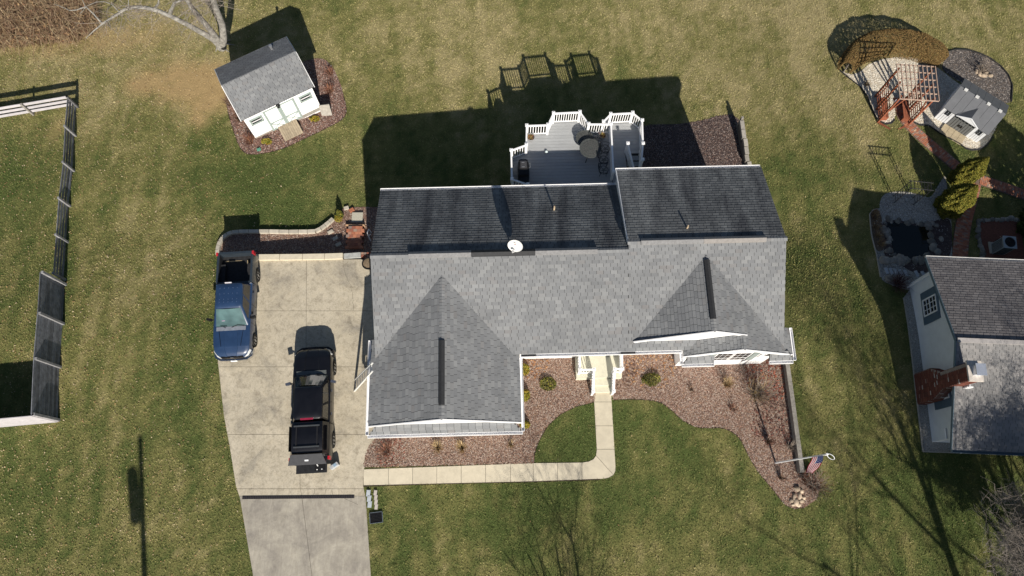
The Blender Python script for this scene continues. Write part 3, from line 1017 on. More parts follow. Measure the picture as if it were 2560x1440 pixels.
# wing gables
x1, z1 = 9.24, 4.92
roof_slope(house, (5.8, -3.55, z1 - 1.72), (0, -1, 0), (cs, 0, sn), [(0, 0), (.23, 0), (.23, 3.44 * SL), (-3.7, 3.44 * SL), (-.3, .1)], M_sh, 0)
roof_slope(house, (13.5, -4.5, z1 - 2.13), (0, 1, 0), (-cs, 0, sn), [(0, 0), (1.31, 0), (1.31, .4 * SL), (4.8, 4.26 * SL), (.72, 4.26 * SL), (.72, 2.73 * SL), (0, 2.73 * SL)], M_sh, 30, centre=(1, 2.0))
x2, z2 = 10.77, z1 - .5 * 1.53
roof_slope(house, (8.2, -3.8, z2 - .5 * 2.57), (0, -1, 0), (cs, 0, sn), [(-.9, 0), (.7, 0), (.7, 2.57 * SL), (-.9, 2.57 * SL)], M_sh, 0)
# pent strips with gutters in front of the gables
pq = math.sqrt(1 + .7 ** 2)
roof_slope(house, (gxl + .02, -7.84, 2.72), (1, 0, 0), (0, 1 / pq, .7 / pq), [(0, 0), (7.18, 0), (6.7, .62), (.48, .62)], M_sh, 0)
roof_slope(house, (8.16, -4.84, 2.76), (1, 0, 0), (0, 1 / pq, .7 / pq), [(0, 0), (1.5, 0), (1.5, .55), (.4, .55)], M_sh, 0)
roof_slope(house, (12.36, -4.80, 2.74), (1, 0, 0), (0, 1 / pq, .7 / pq), [(0, 0), (1.14, 0), (.9, .5), (0, .5)], M_sh, 0)
# gable walls behind the pents
def gable_wall(xa, za, xb, zb, xp, zp, y, d=.12, z0=2.2, name='gable_wall', m=None):
    vs = []
    for yy in (y, y + d):
        vs += [(xa, yy, z0), (xb, yy, z0), (xb, yy, zb), (xp, yy, zp), (xa, yy, za)]
    fs = [(0, 1, 2, 3, 4), (9, 8, 7, 6, 5)] + [(i, 5 + i, 5 + (i + 1) % 5, (i + 1) % 5) for i in range(5)]
    return MB().add(vs, fs).build(name, m or M_trim, house)
gable_wall(gxl + .1, 2.74, gxr - .1, 2.74, gxm, zg - .12, -7.42)
gable_wall(5.85, 3.16, 13.0, 3.0, x1, z1 - .12, -3.76)
gable_wall(8.4, 2.95, 12.82, 3.08, x2, z2 - .12, -4.48 + .02, d=.1)
# rake boards
def rake(a, b):
    MB().bar(a, b, .05, .18).build('rake_board', M_trim, house)
rake((gxl, -7.46, 2.80), (gxm, -7.46, zg - .05)); rake((gxr, -7.46, 2.80), (gxm, -7.46, zg - .05))
rake((5.78, -3.80, 3.22), (x1, -3.80, z1 - .05)); rake((x1, -3.80, z1 - .05), (x2 + .2, -3.80, z2 - .15))
rake((8.2, -4.52, z2 - 1.33), (x2, -4.52, z2 - .05)); rake((13.5, -4.53, z1 - 2.18), (x2, -4.53, z2 - .05))
for sgn, x_ in ((-1, -6.72), (1, 13.07)):
    rr = ZR1 if sgn < 0 else zr
    yr = YR if sgn < 0 else YR2
    x_ -= sgn * .05
    rake((x_, -4.2, 2.80), (x_, yr, rr - .21)); rake((x_, 4.62 if sgn < 0 else 5.28, 2.80 if sgn < 0 else 3.17), (x_, yr, rr - .21))
rake((5.53, 5.28, 3.29), (5.53, .7, zr - .17))
MB().bar((5.56, 4.55, 3.2), (5.56, .7, zr - .25), .05, .42).build('step_flashing', M_siding, house)
# gutters
gutter(house, (.32, -4.27, 3.0), (8.1, -4.27, 3.0))
gutter(house, (5.5, 4.69, 3.0), (-6.7, 4.69, 3.0))
gutter(house, (13.0, 5.35, 3.36), (5.5, 5.35, 3.36))
gutter(house, (gxl - .05, -7.91, 2.74), (gxr + .05, -7.91, 2.74))
gutter(house, (gxl - .07, -3.3, 2.86), (gxl - .07, -7.84, 2.80))
gutter(house, (gxr + .07, -7.84, 2.80), (gxr + .07, -4.35, 2.88))
gutter(house, (8.10, -4.91, 2.77), (9.66, -4.91, 2.77)); gutter(house, (8.09, -4.2, 2.84), (8.09, -4.84, 2.77))
gutter(house, (12.36, -4.87, 2.76), (13.5, -4.87, 2.76)); gutter(house, (13.57, -4.8, 2.84), (13.57, -3.2, 2.86))
for a_, b_ in (((.34, -4.27, 2.985), (1.05, -4.27, 2.985)), ((5.15, -4.27, 2.985), (5.85, -4.27, 2.985))):
    MB().bar(a_, b_, .10, .03).build('gutter_guard', M_ridge, house)
# downspouts on the garage side
for y_ in (-7.5, -3.6):
    MB().box((-6.56, y_, 1.2), (.08, .1, 3.0)).build('downspout', M_trim, house)
# ridge caps and vents
def caps(a, b, w, cross, n=None, m=None, name='ridge_cap'):
    a = Vector(a); b = Vector(b); L = (b - a).length; d = (b - a).normalized(); cr = Vector(cross)
    n = n or int(L / .15); mb = MB()
    for i in range(n):
        p = a + d * (L * i / n); q = a + d * (L * (i + 1.25) / n)
        t0 = Vector((0, 0, .035)); t1 = Vector((0, 0, .02))
        dn = Vector((0, 0, -w * .5))
        mb.quad(p + t0, p + cr * w + dn + t0, q + cr * w + dn + t1, q + t1)
        mb.quad(p - cr * w + dn + t0, p + t0, q + t1, q - cr * w + dn + t1)
    o = mb.build(name, m or M_sh, house); o['kind'] = 'stuff'
    return o
caps((-6.72, YR, ZR1 + .005), (5.55, YR, ZR1 + .005), .13, (0, 1, 0))
caps((5.5, YR2, zr + .005), (13.07, YR2, zr + .005), .13, (0, 1, 0))
caps((gxm, -.8, zg + .005), (gxm, -7.44, zg + .005), .13, (1, 0, 0))
caps((x1, -.1, z1 + .005), (x1, -3.78, z1 + .005), .13, (1, 0, 0))
caps((x2, -3.85, z2 + .005), (x2, -4.5, z2 + .005), .13, (1, 0, 0))
def vent(a, b, w, m, cross):
    a = Vector(a); b = Vector(b); cr = Vector(cross); mb = MB()
    t = Vector((0, 0, .13)); s_ = Vector((0, 0, .115 - w * .5)); lo = Vector((0, 0, .02 - w * .5))
    d_ = (b - a)
    ring = lambda p: [p + cr * w * 1.05 + lo, p + cr * w + s_, p + t, p - cr * w + s_, p - cr * w * 1.05 + lo]
    r0, r1 = ring(a), ring(b)
    mb.add(r0 + r1, [(i, i + 1, 5 + i + 1, 5 + i) for i in range(4)] + [(0, 1, 2, 3, 4), (9, 8, 7, 6, 5)])
    o = mb.build('ridge_vent', m, house)
    bm = bmesh.new(); bm.from_mesh(o.data); bmesh.ops.recalc_face_normals(bm, faces=bm.faces); bm.to_mesh(o.data); bm.free()
vent((-4.89, YR, ZR1), (-1.93, YR, ZR1), .15, M_ridge2, (0, 1, 0)); vent((-1.92, YR, ZR1), (1.1, YR, ZR1), .15, M_ridge, (0, 1, 0)); vent((1.11, YR, ZR1), (4.06, YR, ZR1), .15, M_ridge2, (0, 1, 0))
vent((6.13, YR2, zr), (9.1, YR2, zr), .15, M_ridge2, (0, 1, 0)); vent((9.11, YR2, zr), (12.08, YR2, zr), .15, mat('ridge_vent_pale', (.24, .225, .215), .8, .15, 9), (0, 1, 0))
vent((gxm, -3.83, zg), (gxm, -6.81, zg), .13, M_ridge, (1, 0, 0)); vent((x1, -.3, z1), (x1, -3.2, z1), .13, M_ridge, (1, 0, 0))
# pipes through the back slopes
for (u, v, z) in ((1385, 525, 3.78), (1716, 573, 4.80)):
    p = HL(u, v, z)
    mb = MB().tube([p + Vector((0, 0, -.15)), p + Vector((0, 0, .42))], .045, 10, cap=False)
    mb.tube([p + Vector((0, 0, .42)), p + Vector((0, 0, .2))], .033, 10, cap=True)
    o = mb.build('vent_pipe', mat('vent_pipe_tan', (.50, .40, .28), .6, .1) if 'vent_pipe_tan' not in MATS else MATS['vent_pipe_tan'], house)
    MB().lathe([(.16, -.02), (.09, .06), (.055, .10)], 12, p + Vector((0, 0, -.05))).build('pipe_boot', M_ridge, o)

# front windows of the wing
M_shutter = mat('sage_shutter', (.19, .22, .21), .6, .1)
yw = -4.37 - .115
for xa in (9.78, 10.66):
    w_, z0_, z1_ = .78, 1.75, 3.25
    fr = MB()
    for (cx_, cz_, sx_, sz_) in ((xa, (z0_ + z1_) / 2, .05, z1_ - z0_), (xa + w_, (z0_ + z1_) / 2, .05, z1_ - z0_), (xa + w_ / 2, z0_, w_ + .05, .05), (xa + w_ / 2, z1_, w_ + .05, .05), (xa + w_ / 2, z0_ + .45, w_, .06)):
        fr.box((cx_, yw + .012, cz_), (sx_, .035, sz_))
    f_ = fr.build('window', M_trim, house)
    MB().box((xa + w_ / 2, yw + .014, (z0_ + z1_) / 2), (w_, .02, z1_ - z0_)).build('pane', M_glass, f_)
    mu = MB()
    for k in (1, 2):
        mu.box((xa + w_ * k / 3, yw + .006, (z0_ + z1_) / 2), (.016, .012, z1_ - z0_ - .07))
    for zz in (z1_ - .5,):
        mu.box((xa + w_ / 2, yw + .006, zz), (w_, .012, .02))
    mu.build('glazing_bars', M_trim, f_)
for xa in (9.55, 11.67):
    s_ = MB().box((xa, yw + .02, 2.5), (.34, .05, 1.5))
    for k in range(14):
        s_.box((xa, yw - .01, 1.82 + k * .1), (.28, .03, .05), rot=Matrix.Rotation(.5, 3, 'X'))
    s_.build('shutter', M_shutter, house)
# front door under the eave
MB().box((4.55, -3.83, 1.55), (.95, .06, 2.05)).build('front_door', mat('door_grey', (.40, .42, .42), .4, .1), house)

# porch: slab, steps, railings
M_porch = mat('porch_concrete', (.58, .56, .45), .8, .07, 1.8)
pA = P(1441, 946, .52); pB = P(1555, 943, .52)
MB().prism([(pA.x, pA.y), (pB.x, pA.y + (pB.x - pA.x) * .026), (pB.x, 8.6), (pA.x, 8.5)], -.1, .52).build('porch_slab', M_porch, house, world=True)
sx0, sx1 = P(1486, 955, .3).x, P(1529, 955, .3).x
for k, (y0, y1, z_) in enumerate(((pA.y - .33, pA.y + .03, .36), (pA.y - .66, pA.y - .3, .20))):
    st = MB().prism([(sx0, y0), (sx1, y0), (sx1, y1), (sx0, y1)], -.1, z_).build('step', M_porch, house, world=True)
# railings
def railing(parent, a, b, h=.92, za=.52, zb=None, world=True, nb=None, name='railing', m=None, rails=(.10,), balw=.035, toph=.075):
    m = m or M_trim
    zb = za if zb is None else zb
    A = Vector((a[0], a[1], za)); B = Vector((b[0], b[1], zb))
    up = Vector((0, 0, 1)); L = (B - A).length
    mb = MB().bar(A + up * h, B + up * h, .085, toph)
    rl = mb.build(name, m, parent, world=world)
    for r in rails:
        MB().bar(A + up * r, B + up * r, .05, .06).build('bottom_rail', m, rl)
    nb = nb or max(2, int(L / .13))
    ang = math.atan2(B.y - A.y, B.x - A.x)
    key = ('bal', round(h, 3), m.name)
    if key not in CH:
        CH[key] = MB().box((0, 0, (h + .1) / 2), (balw, balw, h - .16)).mesh('baluster', m)
    for i in range(nb):
        p = A.lerp(B, (i + .5) / nb)
        M = Matrix.Translation(p) @ Matrix.Rotation(ang, 4, 'Z')
        bl = link('baluster', CH[key], rl, mat4=(M if world else M))
        if world:
            bl.matrix_parent_inverse = parent.matrix_basis.inverted() if rl.matrix_parent_inverse == Matrix() else Matrix()
            # railing's own verts are in world space and its frame cancels the parent's: children use world coordinates directly
            bl.matrix_parent_inverse = Matrix()
    return rl

def newel(parent, p, z0, z1, m=None, w=.115, cap=True, world=True):
    m = m or M_trim
    mb = MB().box((p[0], p[1], (z0 + z1) / 2), (w, w, z1 - z0))
    o = mb.build('post', m, parent, world=world)
    if cap:
        c_ = MB().box((p[0], p[1], z1 + .012), (w + .06, w + .06, .03))
        c_.add([(p[0] - w / 2, p[1] - w / 2, z1 + .028), (p[0] + w / 2, p[1] - w / 2, z1 + .028), (p[0] + w / 2, p[1] + w / 2, z1 + .028), (p[0] - w / 2, p[1] + w / 2, z1 + .028), (p[0], p[1], z1 + .07)],
               [(0, 1, 4), (1, 2, 4), (2, 3, 4), (3, 0, 4)])
        k = c_.build('post_cap', m, o)
    return o

zr_ = 1.44
q1 = P(1450, 925, zr_); q2_ = P(1485, 924, zr_); q3 = P(1537, 923, zr_); q4 = P(1556, 922, zr_)
for q in (q1, q2_, q3, q4):
    newel(house, q, .5, zr_ + .03)
railing(house, (q1.x, 8.45), q1, za=.52); railing(house, q1, q2_, za=.52); railing(house, q3, q4, za=.52, nb=2); railing(house, (q4.x + .02, 8.5), q4, za=.52)
e1 = (q2_.x - .02, pA.y - .75); e2 = (q3.x - .03, pA.y - .73)
for q, e in ((q2_, e1), (q3, e2)):
    newel(house, e, -.05, .98)
    railing(house, q, e, za=.52, zb=.02)

# ================================================================== DISH
p0 = Hm @ Vector((.02, .22, 5.10))
dish = thing('satellite_dish', 'pale grey satellite dish on a short mast at the roof ridge', 'satellite dish', p0)
dn = Vector((-.30, -.80, .50)).normalized()
dc = P(1289.5, 612.5, 5.56) - p0
sxv = dn.cross(Vector((0, 1, 0))).normalized(); syv = dn.cross(sxv)
R = Matrix((sxv, syv, dn)).transposed().to_4x4(); R.translation = dc
prof = [(.02, 0), (.15, .012), (.28, .04), (.375, .075), (.38, .085), (.365, .073), (.28, .03), (.15, .002), (.02, -.01)]
mb = MB().lathe(prof, 28, sx=1.0, sy=.9)
mb.build('dish', mat('dish_grey', (.66, .66, .65), .5, .05), dish, smooth=True, mat4=R)
MB().tube([Vector((0, 0, -.12)), Vector((.02, .02, .2)), dc - dn * .06], .03, 8).build('mast', M_steel, dish)
fp = dc + dn * .42 + Vector((0, 0, -.22))
MB().tube([dc + Vector((0, 0, -.30)) - dn * .02, fp], .016, 6).build('arm', M_steel, dish)
MB().box(fp, (.12, .07, .07), rz=.3).build('receiver', mat('receiver_grey', (.5, .5, .5), .5), dish)
MB().box(dc + dn * .045 + Vector((-.02, .0, .16)), (.10, .02, .05)).build('emblem', mat('dish_emblem', (.25, .10, .12), .5), dish)
MB().box((0, 0, -.1), (.25, .18, .02)).build('foot_plate', M_steel, dish)

# ================================================================== DECK
M_deck = mat('deck_grey', (.345, .355, .365), .7, .06, 2.5, per_piece=.05)
deck = thing('deck', 'raised grey composite deck with white railings behind the house', 'deck', Hm @ Vector((3, 6, 0)), YAW)
Di = deck.matrix_basis.inverted()
ZF, ZC = 1.0, 2.05
DP = {k: P(u, v, ZC) for k, (u, v) in dict(A=(1320, 460), B=(1280, 447), C=(1278, 375), D=(1316, 361), E=(1317, 313), F=(1370, 311), G=(1384, 282), H=(1450, 279), I=(1472, 309), J=(1528, 309),
                                           K=(1509, 303), L=(1527, 284), M=(1582, 281), N=(1606, 300), O=(1608, 358), Q=(1607, 398), R=(1534, 428), S=(1570, 358)).items()}
main_poly = [DP[k] for k in 'ABCDEFGHIJ'] + [Vector((5.55, 16.6, 0)), Vector((.9, 16.4, 0))]
land_poly = [Vector((5.57, 17.0, 0)), DP['J'] + Vector((.06, 0, 0)), DP['L'] + Vector((.0, 0, 0)), DP['M'], DP['N'], DP['O'] + Vector((0, -.05, 0)), DP['S'] + Vector((0, -.05, 0)), Vector((6.42, 17.0, 0))]

def clip_half(poly, ax, val, keep_ge):
    r = []
    n = len(poly)
    for i in range(n):
        a, b_ = poly[i], poly[(i + 1) % n]
        ia = (a[ax] >= val) == keep_ge; ib = (b_[ax] >= val) == keep_ge
        if ia: r.append(a)
        if ia != ib:
            t = (val - a[ax]) / (b_[ax] - a[ax])
            r.append((a[0] + (b_[0] - a[0]) * t, a[1] + (b_[1] - a[1]) * t))
    return r
for pl in (main_poly, land_poly):
    lp = [tuple((Di @ Vector((p.x, p.y, 0)))[:2]) for p in pl]
    y_ = min(p[1] for p in lp); ym = max(p[1] for p in lp)
    while y_ < ym:
        c_ = clip_half(clip_half(lp, 1, y_, True), 1, min(ym, y_ + .178), False)
        if len(c_) >= 3:
            # split by gaps in x is not needed: the strips stay in one piece
            MB().prism(c_, ZF - .03, ZF).build('deck_board', M_deck, deck)
        y_ += .19
    MB().prism(lp, ZF - .30, ZF - .06).build('deck_frame', mat('deck_frame_dark', (.05, .055, .06), .8) if 'deck_frame_dark' not in MATS else MATS['deck_frame_dark'], deck)
for k in 'ABCDEFGHIJKLMNOQRS':
    p = DP[k]
    low = gzf(p.x, p.y) - .2
    newel(deck, p, low if k in 'BCEGHLMN' else (ZF - .35 if k not in 'QS' else ZF - .9), ZC)
for a_, b_ in ('AB', 'BC', 'CD', 'DE', 'EF', 'FG', 'GH', 'HI', 'IJ', 'JR', 'KL', 'LM', 'MN', 'NO'):
    railing(deck, DP[a_], DP[b_], h=.96, za=ZF, balw=.042)
railing(deck, DP['O'], DP['Q'], h=.96, za=ZF, zb=ZF - .42, balw=.042)
railing(deck, DP['S'], Vector((7.0, 17.45, 0)), h=.96, za=ZF, zb=ZF - 1.1, balw=.042)
for k in range(8):
    yy = DP['S'].y - .1 - .28 * k; zz = ZF - .18 * (k + 1)
    MB().box((6.80, yy - .14, zz - .02), (.72, .27, .04)).build('stair_tread', M_deck, deck, world=True)
for k, pl in enumerate((main_poly,)):
    ps = [(.3, 19.3), (1.0, 20.8), (2.4, 21.6), (3.7, 21.6), (5.3, 20.9)]
    for p in ps:
        MB().box((p[0], p[1], -1.0), (.14, .14, 2.9)).build('support_post', M_trim, deck, world=True)

# things on the deck
M_mesh = mat('table_metal', (.065, .07, .068), .5, .3, 16, bump=.5, bscale=26)
def table(p, r, h, label):
    t = thing('patio_table', label, 'table', p, random.random())
    MB().lathe([(r * .98, h - .03), (r, h - .015), (r * .985, h), (r * .9, h + .002), (r * .88, h - .004), (.02, h - .004)], 40).build('table_top', M_mesh, t)
    if True:
        mb = MB()
        for k in range(16):
            a = k * math.pi / 8
            mb.bar((math.cos(a) * r * .25, math.sin(a) * r * .25, h + .004), (math.cos(a + .25) * r * .86, math.sin(a + .25) * r * .86, h + .004), .014, .012)
        for rr in (.25, .45, .66):
            for k in range(28):
                a = k * math.pi / 14; b_ = a + math.pi / 14
                mb.bar((math.cos(a) * r * rr, math.sin(a) * r * rr, h + .006), (math.cos(b_) * r * rr, math.sin(b_) * r * rr, h + .006), .012, .01)
        mb.build('lattice', M_iron, t)
    for k in range(4):
        a = math.pi / 4 + k * math.pi / 2
        MB().tube([(math.cos(a) * .12, math.sin(a) * .12, h - .03), (math.cos(a) * r * .55, math.sin(a) * r * .55, h * .45), (math.cos(a) * r * .92, math.sin(a) * r * .92, .01)], .02, 6).build('leg', M_darkmetal, t)
    return t
pt = P(1476, 370, ZF + .74); table((pt.x, pt.y, ZF), .60, .74, 'large round cast metal table nearest the middle of the deck')
pt = P(1462, 345, ZF + .50); table((pt.x, pt.y, ZF), .50, .50, 'lower round metal table half hidden under the larger one')

def chair(p, rz, label):
    t = thing('patio_chair', label, 'chair', p, rz, 'dark metal patio chairs on the deck')
    ring = lambda r, z, n=20: [(math.cos(2 * math.pi * k / n) * r, math.sin(2 * math.pi * k / n) * r, z) for k in range(n + 1)]
    mb = MB().tube(ring(.25, .42), .016, 5, cap=False)
    for k in range(5):
        a = k * 2 * math.pi / 5
        mb.tube([(0, 0, .42), (math.cos(a) * .25, math.sin(a) * .25, .42)], .011, 5)
    mb.tube(ring(.08, .425, 10), .010, 5, cap=False)
    mb.build('seat', M_black, t)
    mb = MB().tube([(-.24, -.16, .42), (-.25, -.27, .7), (-.17, -.33, .92), (0, -.35, .97), (.17, -.33, .92), (.25, -.27, .7), (.24, -.16, .42)], .015, 6)
    for k in range(5):
        x = -.16 + .08 * k
        mb.tube([(x, -.22, .43), (x * .9, -.33, .93)], .009, 5)
    mb.build('backrest', M_black, t)
    for sgn in (-1, 1):
        MB().tube([(sgn * .25, -.26, .68), (sgn * .30, 0, .66), (sgn * .28, .20, .62), (sgn * .24, .16, .42)], .014, 5).build('armrest', M_black, t)
    for k in range(4):
        a = math.pi / 4 + k * math.pi / 2
        MB().tube([(math.cos(a) * .2, math.sin(a) * .2, .42), (math.cos(a) * .26, math.sin(a) * .26, .01)], .014, 5).build('leg', M_black, t)
    return t
for (u, v, rz, lb) in ((1509, 425, -1.6, 'dark metal chair by the deck railing, the one nearest the house wall'), (1509, 400, -1.5, 'dark metal chair by the railing, between two others beside the large table'),
                       (1513, 372, -1.7, 'dark metal chair tucked behind the large table near the flower bowl'), (1487, 345, -.1, 'dark metal chair with its back to the far white railing')):
    p = P(u, v, ZF + .42)
    chair((p.x, p.y, ZF), rz, lb)

def bowl(p, r, h, label, m):
    t = thing('flower_pot', label, 'flower pot', p)
    MB().lathe([(r * .55, 0), (r * .62, .01), (r * .95, h * .8), (r, h), (r * .9, h), (r * .86, h * .82), (.02, h * .8)], 20).build('pot', m, t, smooth=True)
    MB().lathe([(r * .86, h * .83), (.02, h * .86)], 16).build('soil', M_soil, t)
    mb = MB()
    for k in range(46):
        a = random.random() * 6.28; q = r * .8 * math.sqrt(random.random())
        p_ = Vector((math.cos(a) * q, math.sin(a) * q, h * .86))
        e = p_ + Vector((random.uniform(-.1, .1), random.uniform(-.1, .1), random.uniform(.02, .10)))
        mb.bar(p_, e, .018, .008, col=random.choice([(.34, .20, .07), (.42, .30, .12), (.22, .10, .05), (.10, .12, .03)]))
    mb.build('dried_stems', M_leaf, t)['kind'] = 'stuff'
p = P(1327, 342, ZF + .3); bowl((p.x, p.y, ZF), .23, .30, 'grey bowl of dried stems in the far corner of the deck', mat('pot_grey', (.30, .30, .31), .7))
p = P(1507, 338, ZF + .3); bowl((p.x, p.y, ZF), .20, .30, 'bowl of dried stems beside the chairs and the white railing', mat('pot_stone', (.36, .35, .34), .7))
# grill under its cover
p = P(1309, 424, ZF + .9)
gr = thing('grill', 'black covered barbecue grill at the left edge of the deck', 'grill', (p.x, p.y - .05, ZF), YAW)
mb = MB()
secs = [(-.76, .20, .55), (-.70, .27, .78), (-.36, .29, .86), (-.32, .30, 1.05), (.05, .31, 1.16), (.42, .30, 1.10), (.48, .28, .86), (.72, .26, .80), (.76, .20, .6)]
vs = []
for y_, w_, h_ in secs:
    vs += [(-w_, y_, .05), (-w_ * 1.04, y_, h_ * .6), (-w_ * .92, y_, h_ * .95), (-w_ * .4, y_, h_), (w_ * .4, y_, h_), (w_ * .92, y_, h_ * .95), (w_ * 1.04, y_, h_ * .6), (w_, y_, .05)]
fs = [(i * 8 + k, i * 8 + k + 1, i * 8 + 9 + k, i * 8 + 8 + k) for i in range(len(secs) - 1) for k in range(7)]
fs += [tuple(range(8)), tuple(8 * (len(secs) - 1) + k for k in range(7, -1, -1))]
o = mb.add(vs, fs).build('cover', mat('grill_black', (.010, .010, .011), .5, .4, 5, bump=.5, bscale=7), gr, smooth=True, ang=50)
bm = bmesh.new(); bm.from_mesh(o.data); bmesh.ops.recalc_face_normals(bm, faces=bm.faces); bm.to_mesh(o.data); bm.free()
MB().box((.0, .22, 1.165), (.34, .42, .03)).box((.0, .62, .83), (.30, .18, .03)).build('lid_panel', mat('grill_lid', (.055, .055, .06), .35, .2), gr)
MB().box((-.02, .34, 1.19), (.14, .03, .02)).box((-.02, .08, 1.19), (.14, .03, .02)).build('vent_slot', M_steel, gr)
MB().tube([(.30, .1, 1.0), (.36, .12, 1.04), (.36, .34, 1.04), (.30, .36, 1.0)], .014, 6).build('handle', M_steel, gr)
p = P(1366, 380, ZF + .08)
tag(MB().lathe([(.01, 0), (.06, .015), (.085, .06), (.085, .10), (.06, .145), (.01, .16)], 14, (p.x, p.y, ZF)).build('ball', mat('ball_pale', (.62, .72, .72), .4), smooth=True), 'small pale ball lying on the deck boards', 'ball')
# ================================================================== PICKUPS
def paint(name, col, rough=.28, metal=.0, coat=1.0):
    m, nt, b, pos, g = newmat(name)
    f = _noise(nt, 3, 4, .6, pos)
    nt.links.new(_ramp(nt, f, [(.35, tuple(c * .9 for c in col)), (.7, tuple(c * 1.1 + .002 for c in col))]), b.inputs['Base Color'])
    b.inputs['Roughness'].default_value = rough; b.inputs['Metallic'].default_value = metal
    b.inputs['Coat Weight'].default_value = coat; b.inputs['Coat Roughness'].default_value = .05
    return m

M_tyre = mat('tyre', (.015, .015, .015), .85, .3, 12)
M_rim = mat('wheel_rim', (.55, .56, .58), .3, .1, 6, metal=.7)
M_chrome = mat('chrome', (.70, .71, .73), .15, .05, 4, metal=1.0)
M_lamp = mat('lamp_glass', (.50, .52, .53), .12, .08, 6, spec=.6)
M_red = mat('red_lens', (.42, .02, .03), .25, .1, 6)
M_int = mat('car_interior', (.03, .035, .035), .8, .3, 5)

def carglass(name, col):
    m, nt, b, pos, g = newmat(name)
    nt.links.new(_ramp(nt, _noise(nt, 1.3, 2, .5, pos, .3), [(.36, tuple(c * .6 for c in col)), (.64, tuple(c * 1.1 for c in col))]), b.inputs['Base Color'])  # mottled reflections and cabin tones painted into the opaque glass colour
    b.inputs['Roughness'].default_value = .05
    b.inputs['Specular IOR Level'].default_value = .8
    b.inputs['Coat Weight'].default_value = .6
    return m

def fix_normals(o):
    bm = bmesh.new(); bm.from_mesh(o.data)
    bmesh.ops.recalc_face_normals(bm, faces=bm.faces)
    bm.to_mesh(o.data); bm.free()
    return o

def lerp2(tab, y):
    return float(np.interp(y, [t[0] for t in tab], [t[1] for t in tab]))

